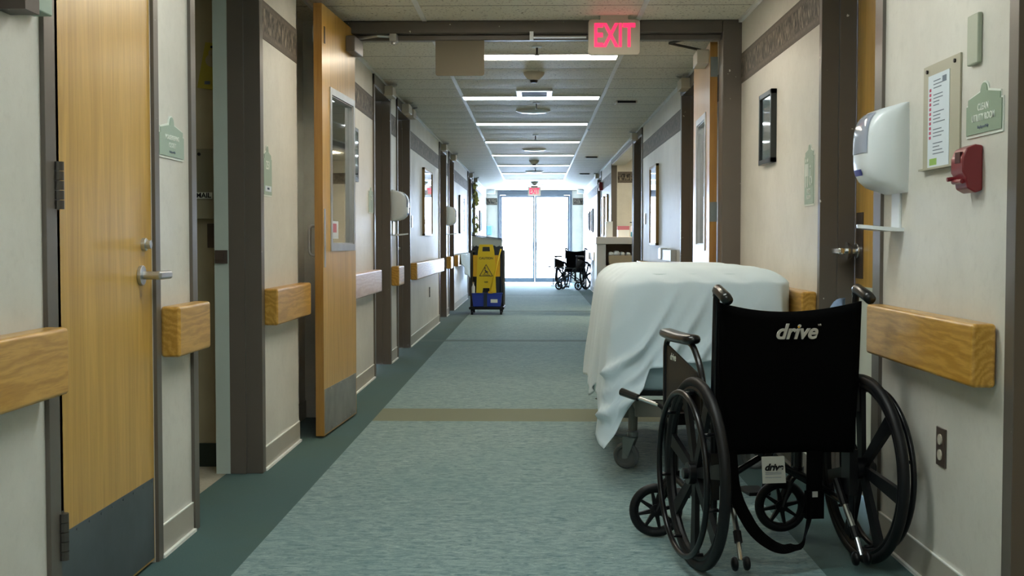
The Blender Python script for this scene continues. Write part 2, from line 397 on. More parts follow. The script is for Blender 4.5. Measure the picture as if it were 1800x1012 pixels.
# room behind the open doorway on the left
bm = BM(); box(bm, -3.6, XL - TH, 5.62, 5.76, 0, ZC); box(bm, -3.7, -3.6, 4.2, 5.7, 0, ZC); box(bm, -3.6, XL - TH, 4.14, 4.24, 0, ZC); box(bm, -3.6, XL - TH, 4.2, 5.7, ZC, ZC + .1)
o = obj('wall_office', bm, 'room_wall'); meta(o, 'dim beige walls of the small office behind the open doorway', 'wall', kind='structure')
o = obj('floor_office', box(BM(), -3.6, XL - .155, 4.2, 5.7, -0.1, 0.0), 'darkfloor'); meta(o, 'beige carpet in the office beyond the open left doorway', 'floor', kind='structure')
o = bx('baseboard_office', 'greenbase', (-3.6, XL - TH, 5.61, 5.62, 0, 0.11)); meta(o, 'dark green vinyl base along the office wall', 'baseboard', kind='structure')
# outside ground beyond the far doors
o = obj('ground_outside', box(BM(), -14, 14, YE + .15, 60, -0.2, -0.03), 'snow'); meta(o, 'sunlit pale paving outside the far doors', 'ground', kind='structure')

# baseboards, caulk bead, wallpaper border, ceiling grid
def runs(openings, lo, hi, extra=()):
    y = lo; out = []
    for a, b in sorted(list(openings) + list(extra)):
        if a > y: out.append((y, min(a, hi)))
        y = max(y, b)
    if y < hi: out.append((y, hi))
    return out
n_tr = [0]
def trim(bm, m, label, bevel=0):
    n_tr[0] += 1
    o = obj('trim_%d' % n_tr[0], bm, m, bevel=bevel); return meta(o, label, 'trim', kind='structure')
for side, ops, nm in (('L', OPEN_L, 'left'), ('R', OPEN_R, 'right')):
    bm = BM(); bb = BM(); bd = BM()
    for a, b in runs([(p - .05, q + .05) for p, q in ops], YB, YE, [RECESS] if side == 'L' else []):
        if b - a < .03: continue
        box(bm, *wbox(side, a, b, 0.0, 0.105, -0.002, 0.006)); box(bd, *wbox(side, a, b, 0.0, 0.011, 0.004, 0.017))
        box(bd, *wbox(side, a, b, 0.104, 0.108, 0, 0.0068))
        box(bb, *wbox(side, a, b, 1.992, 2.168, -0.001, 0.0025))
    if side == 'L':
        box(bm, XL - .131, XL - .124, RECESS[0], RECESS[1], 0, 0.105)
    o = obj('baseboard_' + nm, bm, 'base'); meta(o, 'grey-beige vinyl base along the %s corridor wall' % nm, 'baseboard', kind='structure')
    trim(bd, 'bead', 'thin white caulk line at the foot of the %s wall' % nm)
    trim(bb, 'border', 'dark patterned wallpaper border along the top of the %s wall' % nm)
trim(box(BM(), XL - .001, -0.98, YE - .003, YE, 1.992, 2.168), 'border', 'piece of dark border left of the far glass doors')
trim(box(BM(), 0.96, XR, YE - .003, YE, 1.992, 2.168), 'border', 'piece of dark border right of the far glass doors')
trim(box(BM(), 1.31, 3.3, 19.281, 19.286, 1.992, 2.168), 'border', 'piece of dark border on the alcove wall')
bm = BM()
for x in (-0.66, 0.605): box(bm, x - .014, x + .014, YB, YE, ZC - .006, ZC + .001)
trim(bm, 'grid', 'two white ceiling rails running the length of the corridor')
bm = BM(); box(bm, XL, XL + .02, YB, YE, ZC - .018, ZC); box(bm, XR - .02, XR, YB, YE, ZC - .018, ZC)
trim(bm, 'grid', 'white wall angle along both edges of the ceiling')

# ---------------------------------------------------------------- doors
n_dr = [0]
def door_root(y, side, label):
    n_dr[0] += 1
    return empty('door_%d' % n_dr[0], wp(side, y, 0), 0, label, 'door', kind='structure')
def lever(side, y, z, d, root, dirn, m='satin', ex=0.0):
    """lever handle; dirn: +1 points to +Y"""
    s = SG[side]
    bm = BM(); cyl(bm, wp(side, y, z, d + .006), (1, 0, 0), 0.032, 0.012, 24)
    cyl(bm, wp(side, y, z, d + .035 + ex / 2), (1, 0, 0), 0.013, 0.06 + ex, 14)
    h = obj('door_handle', bm, m, root, smooth=False, world=True, bevel=.002)
    bm = BM(); p = [Vector(wp(side, y - dirn * .012, z, d + .055)), Vector(wp(side, y + dirn * .03, z + .002, d + .062)), Vector(wp(side, y + dirn * .115, z, d + .058))]
    a0, a1 = min(p[0].y, p[2].y), max(p[0].y, p[2].y)
    box(bm, *wbox(side, a0, a1, z - .014, z + .014, d + .048 + ex, d + .072 + ex))
    obj('lever', bm, m, root, world=True, bevel=.009, seg=3)
    return h
def door_frame(side, y0, y1, root, inner='taupe', near=.05, far=.05, light_top=True):
    s = SG[side]; T = 'taupe'
    bm = BM(); P = .012
    for a, b in ((y0 - near, y0), (y1, y1 + far)):                       # faces on the corridor side
        box(bm, *wbox(side, a, b, 0, ZC - .019, -0.005, P))
    box(bm, *wbox(side, y0 - near, y1 + far, ZH, ZC - .019, -0.005, P + .004))
    # reveals with stop
    box(bm, *wbox(side, y0 - .004, y0 + .012, 0, ZH, -0.135, P)); box(bm, *wbox(side, y1 - .012, y1 + .004, 0, ZH, -0.135, P))
    box(bm, *wbox(side, y0, y1, ZH - .012, ZH + .004, -0.135, P))
    box(bm, *wbox(side, y1 - .028, y1 - .01, 0, ZH, -0.075, -0.055)) if False else None
    box(bm, *wbox(side, y1 - .024, y1 - .01, 0, ZH, -0.135, -0.062)); box(bm, *wbox(side, y0 + .01, y0 + .024, 0, ZH, -0.135, -0.062))
    obj('door_frame', bm, T, root, world=True, bevel=.002, seg=1)
    bm = BM()
    box(bm, *wbox(side, y0 - .004, y0 + .022, 0, ZH, -0.20, -0.135)); box(bm, *wbox(side, y1 - .022, y1 + .004, 0, ZH, -0.20, -0.135))
    return obj('inner_jamb', bm, inner, root, world=True)
def hinges(side, y, d, root, zs, m='darkmetal', l=.115, r=.011):
    for z in zs:
        bm = BM(); box(bm, *wbox(side, y - .018, y + .03, z - l / 2, z + l / 2, d - .002, d + .003))
        for k in range(5):
            zz = z - l / 2 + l * (k + .5) / 5; cyl(bm, wp(side, y, zz, d + r * .9), (0, 0, 1), r, l / 5 - .002, 12)
        obj('hinge', bm, m, root, world=True)
# 1: maple door, near left, closed flush with its frame
r = door_root(3.54, 'L', 'maple veneer door with grey kick plate, nearest on the left wall')
bm = BM(); P = .012
for a, b in ((3.045, 3.115), (3.925, 3.975)): box(bm, *wbox('L', a, b, 0, ZC - .019, -0.2, P))
box(bm, *wbox('L', 3.045, 3.975, ZH, ZC - .019, -0.2, P))
obj('door_frame', bm, 'taupe', r, world=True, bevel=.002)
obj('door_leaf', box(BM(), *wbox('L', 3.12, 3.918, 0.012, ZH - .004, -0.045, 0.0)), 'maple', r, world=True)
obj('leak_blocker', box(BM(), *wbox('L', 3.115, 3.925, 0.0, ZH, -0.2, -0.19)), 'taupe', r, world=True)  # unseen sheet behind the leaf, added to stop light leaking through
bm = BM(); box(bm, *wbox('L', 3.135, 3.905, 0.02, 0.285, 0, 0.0025))
for k in range(9): cyl(bm, wp('L', 3.15 + k * .0925, .275, .003), (1, 0, 0), .004, .003, 8)
obj('kick_plate', bm, 'kick', r, world=True)
hinges('L', 3.115, .004, r, (1.205, .285, 2.08), l=.125, r=.014)
bm = BM(); cyl(bm, wp('L', 3.83, 1.05, .006), (1, 0, 0), .021, .014, 20); cyl(bm, wp('L', 3.83, 1.05, .018), (1, 0, 0), .014, .02, 16)
obj('deadbolt', bm, 'satin', r, world=True, bevel=.002)
lever('L', 3.80, .952, 0.0, r, 1)
# 2: open doorway
r = door_root(4.95, 'L', 'open doorway in a brown metal frame with pale inner edge, left wall'); door_frame('L', 4.40, 5.46, r, 'pale')
bm = BM(); box(bm, *wbox('L', 5.428, 5.44, .96, 1.02, -.195, -.14)); box(bm, *wbox('L', 5.42, 5.43, .975, 1.005, -.19, -.155))
obj('strike_plate', bm, 'brown', r, world=True)
# the rest, doors closed on the room side of their frames
def closed_door(side, y0, y1, label, leaf='maple', inner='taupe', handle='far', hing=None, kick=None, hz=.99, **k):
    r = door_root((y0 + y1) / 2, side, label); door_frame(side, y0, y1, r, inner, **k)
    obj('door_leaf', box(BM(), *wbox(side, y0 + .026, y1 - .026, .01, ZH - .014, -.18, -.137)), leaf, r, world=True)
    if kick: obj('kick_plate', box(BM(), *wbox(side, y0 + .03, y1 - .03, .01, kick[0], -.1365, -.134)), kick[1], r, world=True)
    if handle: lever(side, y1 - .10 if handle == 'far' else y0 + .1, hz, -.137, r, -1 if handle == 'far' else 1, 'chrome')
    if hing: hinges(side, y1 - .035, -.137, r, hing, 'darkmetal')
    return r
closed_door('L', 9.36, 10.35, 'cream door with dark hinges in a brown frame, first beyond the swung-back left leaf', 'cream', 'cream', 'near', (1.42, .33, 2.1))
closed_door('L', 10.92, 11.96, 'door in a deep grey frame between the nearer left dispenser and the gold picture', 'maple', 'taupe', 'far')
closed_door('L', 15.72, 16.84, 'door in a grey frame just before the farther left dispenser', 'maple')
closed_door('L', 17.42, 18.42, 'door in a grey frame just past the farther left dispenser', 'maple')
closed_door('L', 22.3, 23.4, 'far left door behind the janitor cart, by the leafy hanging', 'maple')
closed_door('L', 23.9, 25.0, 'farthest door on the left wall', 'maple')
closed_door('R', 2.05, 3.07, 'doorway at the right edge of the view, beside the sage room sign', 'maple')
rd = closed_door('R', 4.33, 5.16, 'oak-toned door with pale lower panel and chrome lever behind the wheelchair', 'maple', 'taupe', None, None, (.872, 'kick_pale'), near=.08, far=.03)
obj('lock_plate', box(BM(), *wbox('R', 5.015, 5.115, .905, 1.18, -.137, -.133)), 'brown', rd, world=True)
lever('R', 5.07, 1.02, -.133, rd, -1, 'chrome', .04)
bm = BM(); cyl(bm, wp('R', 5.07, 1.02, -.09), (1, 0, 0), .04, .02, 24, .03); obj('rosette', bm, 'chrome', rd, world=True, smooth=False)
closed_door('R', 9.05, 10.05, 'doorway in a dark frame just past the right swung-back leaf', 'maple')
closed_door('R', 13.8, 14.9, 'doorway in a dark frame past the tall gold picture, right wall', 'maple')
closed_door('R', 22.3, 23.6, 'farthest doorway on the right wall, red alarm beside it', 'maple')
bm = BM()
box(bm, XR - .012, 1.30, 19.29, 19.34, 0, ZC - .02); box(bm, XR - .012, XR + TH, 15.06, 15.1, 0, ZC - .02); box(bm, XR - .012, XR + .1, 15.1, 19.3, ZH + .02, ZC)
trim(bm, 'taupe', 'dark metal frame around the wide alcove opening on the right')

# cross-corridor frame
bm = BM(); Y0, Y1 = 7.2, 7.36
box(bm, XL - .01, -1.145, Y0, Y1, 0, ZC - .001); box(bm, 1.108, XR + .01, Y0, Y1, 0, ZC - .001); box(bm, -1.145, 1.108, Y0, Y1, 2.295, ZC - .001)
box(bm, -1.145, 1.108, Y0 + .06, Y1 - .05, 2.262, 2.295)
trim(bm, 'taupe', 'brown steel frame crossing the corridor under the ceiling', bevel=.006)
for k, (lf, x0, y0, ang, hingey) in enumerate((('L', -1.111, 7.34, 0, 1), ('R', 1.062, 7.42, 0, -1))):
    r = empty('door_%d' % (n_dr[0] + 1), (0, 0, 0), 0, None, 'door', kind='structure'); n_dr[0] += 1
    if lf == 'L':
        meta(r, 'tall maple fire door leaf with narrow window, swung back against the left wall')
        r.location = (-1.090, 7.30, 0); r.rotation_euler = (0, 0, R(-3.0)); d0, d1 = -.87, 0.0
        fx = 0.0; bx0 = -.045
        # local: face towards corridor at x=0, thickness to -x, extends to -y
        def LB(y0, y1, z0, z1, x0=bx0, x1=fx): return (x0, x1, y0, y1, z0, z1)
        zt = 2.325; wy0, wy1, wz0, wz1 = -.655, -.075, 1.045, 1.865
        fm = 'maple'
    else:
        meta(r, 'maple fire door leaf with narrow window, swung back beyond the frame on the right')
        r.location = (1.062, 7.40, 0); r.rotation_euler = (0, 0, R(-2.0)); fx = 0.0; bx0 = .045
        zt = 2.27; wy0, wy1, wz0, wz1 = .25, .76, 1.04, 1.83; d0, d1 = 0.0, 1.02; fm = 'maple_lit'
    a, b = min(fx, bx0), max(fx, bx0)
    bm = BM()
    box(bm, a, b, d0, wy0, .012, zt); box(bm, a, b, wy1, d1, .012, zt); box(bm, a, b, wy0, wy1, .012, wz0); box(bm, a, b, wy0, wy1, wz1, zt)
    obj('door_leaf', bm, fm, r)
    s = 1 if lf == 'L' else -1
    e = -0.0005 if lf == 'L' else 0
    yy = d0 if lf == 'L' else d0
    obj('leaf_edge', box(BM(), a, b, yy - .0015, yy + .0005, .012, zt), 'maple_edge', r)
    bm = BM(); f = .04
    x0_, x1_ = a - .007, b + .007; g_ = .007
    box(bm, x0_, a + .001, wy0 - f, wy0, wz0 - f, wz1 + f); box(bm, x0_, a + .001, wy1, wy1 + f, wz0 - f, wz1 + f); box(bm, b - .001, x1_, wy0 - f, wy0, wz0 - f, wz1 + f); box(bm, b - .001, x1_, wy1, wy1 + f, wz0 - f, wz1 + f); box(bm, a, b, wy0 - .001, wy0 + g_, wz0, wz1); box(bm, a, b, wy1 - g_, wy1 + .001, wz0, wz1); box(bm, a, b, wy0, wy1, wz0, wz0 + g_); box(bm, a, b, wy0, wy1, wz1 - g_, wz1)
    for q0, q1 in ((x0_, a + .001), (b - .001, x1_)): box(bm, q0, q1, wy0, wy1, wz0 - f, wz0); box(bm, q0, q1, wy0, wy1, wz1, wz1 + f)
    obj('window_frame', bm, 'satin', r, bevel=.002)
    obj('window_glass', box(BM(), (a + b) / 2 - .003, (a + b) / 2 + .003, wy0, wy1, wz0, wz1), 'glass', r)
    if lf == 'L':
        obj('notice', box(BM(), (a + b) / 2 + .0032, (a + b) / 2 + .0045, wy0 + .02, wy0 + .25, wz0 + .03, wz0 + .13), 'paper', r)
        obj('notice_print', box(BM(), (a + b) / 2 + .0045, (a + b) / 2 + .005, wy0 + .06, wy0 + .20, wz0 + .065, wz0 + .115), 'pink', r)
        bm = BM(); box(bm, fx, fx + .002, d0 + .012, d1 - .02, .02, .262)
        for q in range(7): cyl(bm, (fx + .003, d0 + .05 + q * .125, .25), (1, 0, 0), .005, .003, 8); cyl(bm, (fx + .003, d0 + .05 + q * .125, .035), (1, 0, 0), .005, .003, 8)
        obj('kick_plate', bm, 'kick_steel', r)
        obj('edge_plate', box(BM(), fx, fx + .003, d0 + .02, d0 + .055, .92, 1.235), 'satin', r, bevel=.001)
        bm = BM(); box(bm, fx, fx + .003, d0 + .045, d0 + .07, 2.12, 2.21); obj('flush_bolt', bm, 'brown', r)
        bm = BM(); tube(bm, arc_pts([(bx0, d0 + .09, .985), (bx0 - .05, d0 + .09, .985), (bx0 - .05, d0 + .09, 1.145), (bx0, d0 + .09, 1.145)], .03), .009, 10)
        obj('pull_handle', bm, 'satin', r, smooth=True)
        bm = BM(); box(bm, fx, fx + .055, -.27, -.02, 2.165, 2.255); obj('door_closer', bm, 'taupe', r, bevel=.006)
        bm = BM(); tube(bm, [(.03, -.1, 2.26), (.16, -.12, 2.275), (.25, -.08, 2.275)], .008, 8); box(bm, .23, .27, -.11, -.03, 2.245, 2.29); cyl(bm, (.25, -.07, 2.25), (0, 0, 1), .014, .035, 12)
        obj('closer_arm', bm, 'satin', r)
        bm = BM(); box(bm, bx0 - .03, bx0, d0 + .1, d0 + .16, 2.14, 2.22); obj('door_magnet_plate', bm, 'satin', r)
    else:
        bm = BM(); box(bm, fx - .002, fx + .05, .0, .004, 0, 0.001) if False else None
        for zz in (.28, 1.24, 2.12):
            bm = BM(); box(bm, a + .003, b + .002, -.004, -.001, zz - .06, zz + .06)
            for q in (-.035, 0, .035): cyl(bm, ((a + b) / 2, -.005, zz + q), (0, 1, 0), .004, .003, 8)
            obj('hinge', bm, 'castmetal', r)
        bm = BM(); box(bm, fx - .075, fx, .05, .30, 2.15, 2.235); obj('door_closer', bm, 'offwhite', r, bevel=.006)
        bm = BM(); tube(bm, [(-.05, .08, 2.235), (-.25, -.02, 2.262)], .008, 8); tube(bm, [(-.25, -.02, 2.262), (-.13, -.06, 2.285)], .008, 8); obj('closer_arm', bm, 'darkmetal', r)
o = bx('door_holder', 'darkmetal', (XL - .13, XL - .09, 6.5, 6.57, 2.13, 2.25), bevel=.004); meta(o, 'grey magnetic door holder high on the dark recess wall behind the left leaf', 'door holder')

# door closers on frames along the corridor (white and grey boxes just under the ceiling)
CL = [('L', 10.05, 'white door closer above the cream door on the left'), ('L', 11.35, 'grey door closer above the left door before the gold picture'), ('L', 11.75, 'second grey closer at the same left door, nearer the gold picture'),
      ('L', 16.0, 'door closer above the left door before the farther dispenser'), ('L', 17.9, 'door closer above the left door past the farther dispenser'), ('L', 22.7, 'door closer above the left door behind the janitor cart'), ('L', 24.5, 'door closer above the farthest left door'),
      ('R', 9.6, 'white door closer above the doorway just past the right leaf'), ('R', 14.4, 'pale door closer above the right doorway past the tall gold picture'), ('R', 23.0, 'door closer above the farthest right doorway')]
for side, y, lab in CL:
    r = empty('door_closer', wp(side, y, 2.29), 0, lab, 'door closer', 'door closers under the ceiling')
    obj('housing', box(BM(), *wbox(side, y - .13, y + .13, 2.255, 2.335, .01, .085)), 'offwhite', r, world=True, bevel=.006)
    bm = BM(); tube(bm, [wp(side, y + .05, 2.345, .06), wp(side, y - .06, 2.35, .11), wp(side, y + .02, 2.35, .03)], .007, 8); obj('closer_arm', bm, 'grid', r, world=True)

# far glass doors
r = empty('door_%d' % (n_dr[0] + 1), (0, YE, 0), 0, 'pair of bright glass exit doors at the far end of the corridor', 'door', kind='structure'); n_dr[0] += 1
bm = BM(); box(bm, -.97, -.91, -.03, .1, 0, 2.36); box(bm, .88, .94, -.03, .1, 0, 2.36); box(bm, -.91, .88, -.03, .1, 2.245, 2.36)
obj('door_frame', bm, 'alu', r, world=False)
bm = BM(); box(bm, -.91, -.02, -.03, -.012, 2.29, 2.31); box(bm, .0, .88, -.03, -.012, 2.29, 2.31); 
for s, x0, x1 in ((-1, -.908, -.018), (1, -.012, .878)):
    bm = BM(); e = .05
    box(bm, x0, x0 + (e if s < 0 else .045), .0, .045, .01, 2.24); box(bm, x1 - (e if s > 0 else .045), x1, .0, .045, .01, 2.24); box(bm, x0 + .04, x1 - .04, .0, .045, .01, .12); box(bm, x0 + .04, x1 - .04, .0, .045, 2.19, 2.24)
    lf = obj('door_leaf', bm, 'alu', r)
    obj('glass_pane', box(BM(), x0 + .04, x1 - .04, .02, .026, .11, 2.2), 'doorglass', lf)
    if s < 0: bm = BM(); tube(bm, [(-.70, .015, 1.86), (-.655, .015, 2.0), (-.62, .015, 2.12)], [.004, .011, .006], 6); obj('mark', bm, 'darkmetal', lf)
    bm = BM(); xx = -.05 if s < 0 else .02; box(bm, xx - .02, xx + .02, -.04, .0, .84, 1.03); obj('pull_handle', bm, 'alu', lf)
    xn = -.42 if s < 0 else .27
    obj('notice', box(BM(), xn, xn + .30, .012, .018, 1.50, 1.62), M.setdefault('noticep', plain('pale_pink_notice', (0.9, 0.72, 0.74), .6)), lf)
    bm = BM(); box(bm, (x0 + x1) / 2 - .3, (x0 + x1) / 2 + .3, -.06, -.0, 2.2, 2.25); obj('door_closer', bm, 'alu', lf)
bm = BM(); tube(bm, [(-1.30, 52, 2.2), (-1.0, 52, 2.9)], .02, 8); tube(bm, [(-1.0, 52, 2.9), (-.9, 52, 3.05), (-1.32, 52, 2.2)], [.03, .015, .02], 8)
tube(bm, [(-1.31, 52, 2.2), (-1.31, 52, -.05)], .02, 8) if False else None
box(bm, -1.34, -1.31, 51.98, 52.02, -.03, 2.25) if False else None

# ---------------------------------------------------------------- ceiling lights and fittings
def ceiling_light(i, y):
    lab = ['bright tube light in the ceiling', 'x']
    m = 'lamp_near' if y < 5 else ('lamp_warm' if y < 9.5 else 'lamp_far')
    r = empty('ceiling_light', (-.03, y, ZC), 0, None, 'ceiling light', 'lights across the corridor ceiling')
    bm = BM(); x0, x1, h = -.625, .605, .12
    box(bm, x0, x1, -h - .012, -h, -.012, .0); box(bm, x0, x1, h, h + .012, -.012, .0); box(bm, x0 - .01, x0, -h - .012, h + .012, -.012, 0); box(bm, x1, x1 + .01, -h - .012, h + .012, -.012, 0)
    obj('frame', bm, 'grid', r)
    obj('diffuser', box(BM(), x0, x1, -h, h, -.008, -.001), m, r)
    return r
names = ['nearest white strip light, seen just past the crossing frame', 'second white strip light, just past the square ceiling vent', 'third white strip light from the crossing frame', 'fourth white strip light from the crossing frame', 'fifth white strip light from the crossing frame', 'sixth white strip light from the crossing frame', 'seventh white strip light from the crossing frame', 'eighth white strip light from the crossing frame', 'ninth white strip light, last before the far doors', 'tenth white strip light, right above the far doors']
for i in range(9):
    y = 8.58 + i * 2.44
    if y > 30.6: break
    ceiling_light(i, y)['label'] = names[i]
for y, l in ((6.14, 'strip light in the ceiling just before the crossing frame'), (3.7, 'strip light above the parked wheelchair'), (1.26, 'strip light above the viewer'), (-1.18, 'strip light behind the viewer')):
    ceiling_light(0, y)['label'] = l
# vent
r = empty('ceiling_vent', (-.01, 10.68, ZC), 0, 'square white ceiling vent with dark grille before the second strip light', 'vent')
bm = BM(); box(bm, -.155, .155, -.23, -.17, -.016, 0); box(bm, -.155, .155, .17, .23, -.016, 0); box(bm, -.155, -.11, -.17, .17, -.016, 0); box(bm, .11, .155, -.17, .17, -.016, 0); obj('frame', bm, 'white', r)
bm = BM(); box(bm, -.11, .11, -.17, .17, -.004, -.001); [box(bm, -.11, .11, q * .05 - .003, q * .05 + .012, -.013, -.004) for q in range(-3, 4)]; obj('grille', bm, 'darkmetal', r)
def sprinkler(x, y, lab):
    r = empty('sprinkler', (x, y, ZC), 0, lab, 'sprinkler', 'ceiling sprinklers')
    bm = BM(); lathe(bm, (0, 0, 0), (0, 0, -1), [(.036, 0), (.034, .008), (.012, .012)], 18); obj('rosette', bm, 'white', r, smooth=False)
    bm = BM(); cyl(bm, (0, 0, -.035), (0, 0, 1), .007, .05, 10); cyl(bm, (0, 0, -.06), (0, 0, 1), .018, .004, 14); obj('nozzle', bm, 'darkmetal', r)
sprinkler(.01, 8.15, 'small sprinkler head hanging just before the nearest visible strip light')
sprinkler(.01, 11.45, 'small sprinkler head between the second strip light and the white dome')
sprinkler(.0, 14.9, 'sprinkler head beyond the third strip light')
sprinkler(.0, 21.6, 'far sprinkler head near the far smoke detector')
for x, y, lab in ((-.024, 12.13, 'flat round white dome light past the second strip light'), (-.02, 17.2, 'flat round white dome light between third and fifth strip lights'), (-.02, 22.6, 'farthest round white dome light')):
    r = empty('dome_light', (x, y, ZC), 0, lab, 'dome light', 'round ceiling domes')
    bm = BM(); lathe(bm, (0, 0, 0), (0, 0, -1), [(.17, 0), (.17, .008), (.14, .022), (.06, .03), (.0, .032)], 32); obj('dome', bm, 'white', r, smooth=True)
    bm = BM(); torus(bm, (0, 0, -.006), (0, 0, 1), .168, .006, 32, 6); obj('rim', bm, 'grid', r, smooth=True)
for x, y, lab in ((-.012, 9.42, 'cone-shaped ivory smoke detector past the nearest strip light'), (-.02, 19.6, 'smaller distant smoke detector on the ceiling centre'), (-.02, 26.6, 'farthest smoke detector above the far exit sign')):
    r = empty('smoke_detector', (x, y, ZC), 0, lab, 'smoke detector', 'smoke detectors on the ceiling')
    bm = BM(); lathe(bm, (0, 0, 0), (0, 0, -1), [(.082, 0), (.078, .02), (.05, .05), (.036, .06)], 28); obj('base', bm, 'offwhite', r, smooth=True)
    bm = BM(); lathe(bm, (0, 0, 0), (0, 0, -1), [(.032, .06), (.026, .078), (.022, .08)], 20); obj('sensor', bm, 'black', r)
for x, y, lab in ((.85, 11.4, 'thin dark-edged speaker grille in the right ceiling'), (.87, 18.8, 'farther dark ceiling fitting on the right'), (.95, 23.4, 'farthest dark round fitting on the right side of the ceiling')):
    r = empty('ceiling_speaker', (x, y, ZC), 0, lab, 'ceiling fitting', 'dark fittings in the right ceiling strip')
    obj('cover', box(BM(), -.1, .1, -.1, .1, -.02, -.0), 'offwhite', r, bevel=.006); obj('grille', box(BM(), -.085, .085, -.103, -.099, -.022, -.002), 'black', r)
for x, y in ((.625, 14.1),):
    r = empty('ceiling_hook', (x, y, ZC - .006), 0, 'tiny bright clip on the right ceiling rail', 'clip')
    bm = BM(); lathe(bm, (0, 0, 0), (0, 0, -1), [(.018, 0), (.02, .012), (.008, .02)], 14); obj('clip', bm, 'white', r)

# ---------------------------------------------------------------- exit signs
def exit_sign(x, y, lab, w=.30, h=.205, zt=2.348):
    r = empty('exit_sign', (x, y, zt), 0, lab, 'exit sign', 'red exit signs')
    bm = BM(); pts = []
    for cx, cz, a0 in ((w / 2 - .02, -.02, 0), (-w / 2 + .02, -.02, 90), (-w / 2 + .02, -h + .02, 180), (w / 2 - .02, -h + .02, 270)):
        for k in range(5): a = R(a0 + k * 22.5); pts.append((cx + .02 * math.cos(a), 0, cz + .02 * math.sin(a)))
    prism(bm, pts, (0, .035, 0)); obj('housing', bm, 'offwhite', r, bevel=.004)
    obj('canopy', box(BM(), -.08, .08, 0.0, .06, -.002, ZC - zt), 'offwhite', r)
    t = text('lettering', 'EXIT', .19, 'exitred', (0, -.001, -h / 2 + .003), (PI / 2, 0, 0), r, ext=.002, off=.004, sx=.62)
    return r
exit_sign(.457, 7.06, 'red-lettered exit sign hanging in front of the brown crossing frame')
exit_sign(-.025, 28.6, 'small distant red exit sign over the far glass doors', zt=2.34)
bm = BM(); w_ = .293; pts = [(-.60, 0, 2.262), (-.60, 0, 2.07)] ; pts = [(-.60, 0, 2.264)]
for cx, a0 in ((-.60 + .015, 180), (-.307 - .015, 270)):
    for k in range(5): a = R(a0 + k * 22.5); pts.append((cx + .015 * math.cos(a), 0, 2.068 + .015 * math.sin(a)))
pts.append((-.307, 0, 2.264)); pts = [(p[0], 7.27, p[2]) for p in pts]
prism(bm, pts, (0, .012, 0)); o = obj('hanging_sign', bm, 'offwhite'); meta(o, 'blank tan plate hanging under the brown crossing frame', 'sign')
o.data.materials[0] = plain('tan_sign_back', (0.17, 0.145, 0.095), .5)
bm = BM(); box(bm, -.035, -.012, 7.18, 7.2, 2.25, 2.30); box(bm, -.012, .3, 7.185, 7.2, 2.262, 2.270); o = obj('keeper_and_glint', bm, 'white'); meta(o, 'small white catch and a white strip for a reflected light line, under the crossing frame', 'catch')  # catch block, plus a white strip standing in for a bright reflection

# ---------------------------------------------------------------- handrails
def rail(side, y0, y1, lab, m='oak', zb=.673, zt=.843):
    d = .072
    r = empty('handrail', wp(side, (y0 + y1) / 2, zb), 0, lab, 'handrail', 'wooden handrails along the walls')
    bm = BM(); box(bm, *wbox(side, y0, y1, zb, zt, .006, d)); obj('rail', bm, m, r, world=True, bevel=.011, seg=3)
    n = max(1, int((y1 - y0) / 1.2)); 
    for k in range(n):
        y = y0 + (y1 - y0) * (k + .5) / n
        obj('bracket', box(BM(), *wbox(side, y - .03, y + .03, zb + .03, zt - .05, 0, .008)), 'satin', r, world=True)
rail('L', .3, 3.03, 'near oak handrail cut off by the left edge of the view')
rail('L', 3.985, 4.365, 'short oak handrail block under the first sage sign, left')
rail('L', 5.51, 6.335, 'oak handrail beside the left fire door leaf')
rail('L', 7.38, 9.27, 'pinkish bleached handrail beyond the left fire door leaf', 'oak_pink')
rail('L', 10.44, 10.86, 'short oak block under the nearer left dispenser')
rail('L', 12.05, 15.64, 'long oak handrail under the gold picture on the left')
rail('L', 16.93, 17.34, 'short oak block under the farther left dispenser')
rail('L', 18.52, 22.2, 'far left handrail with the white cloth over it')
rail('R', 3.186, 4.20, 'near oak handrail right of the wheelchair')
rail('R', 5.215, 7.15, 'oak handrail behind the sheet-covered bed')
rail('R', 10.12, 13.7, 'oak handrail on the right past the fire door, mostly hidden by the bed')
rail('R', 23.75, 27.6, 'far right handrail behind the distant wheelchair')

# ---------------------------------------------------------------- wall signs
def sage_sign(side, y0, y1, z0, z1, tab, lab, m='green', lines=(), cat='sign'):
    yc = (y0 + y1) / 2; s = SG[side]; W = (y1 - y0) / 2; H_ = z1 - z0
    r = empty('room_sign', wp(side, yc, z0), 0, lab, cat, 'sage green room signs')
    def shape(gr, dz=0):
        n = .012 + gr * .3; tw = .024 if W > .1 else .017
        pts = [(-W - gr, -gr + dz), (W + gr, -gr + dz), (W + gr, H_ - .018 + gr), (W - n, H_ - .018 + gr), (W - n, H_ + gr)]
        for k in range(9):
            a = R(180 * k / 8); pts.append(((tw + gr) * math.cos(a), H_ + (tab - H_) * (.35 + .65 * math.sin(a)) + gr))
        pts += [(-W + n, H_ + gr), (-W + n, H_ - .018 + gr), (-W - gr, H_ - .018 + gr)]
        return pts
    bm = BM(); prism(bm, [wp(side, yc + s * u, z0 + v, 0) for u, v in shape(.005, -.003)], (s * .004, 0, 0)); obj('backing', bm, 'signwhite', r, world=True)
    bm = BM(); prism(bm, [wp(side, yc + s * u, z0 + v, .004) for u, v in shape(0)], (s * .003, 0, 0)); obj('face', bm, m, r, world=True)
    for k, (tx, size, dz, mm, sx) in enumerate(lines):
        wtext(side, tx, size, mm, r, yc, z0 + dz, .0075, sx=sx, off=size * .015)
    return r
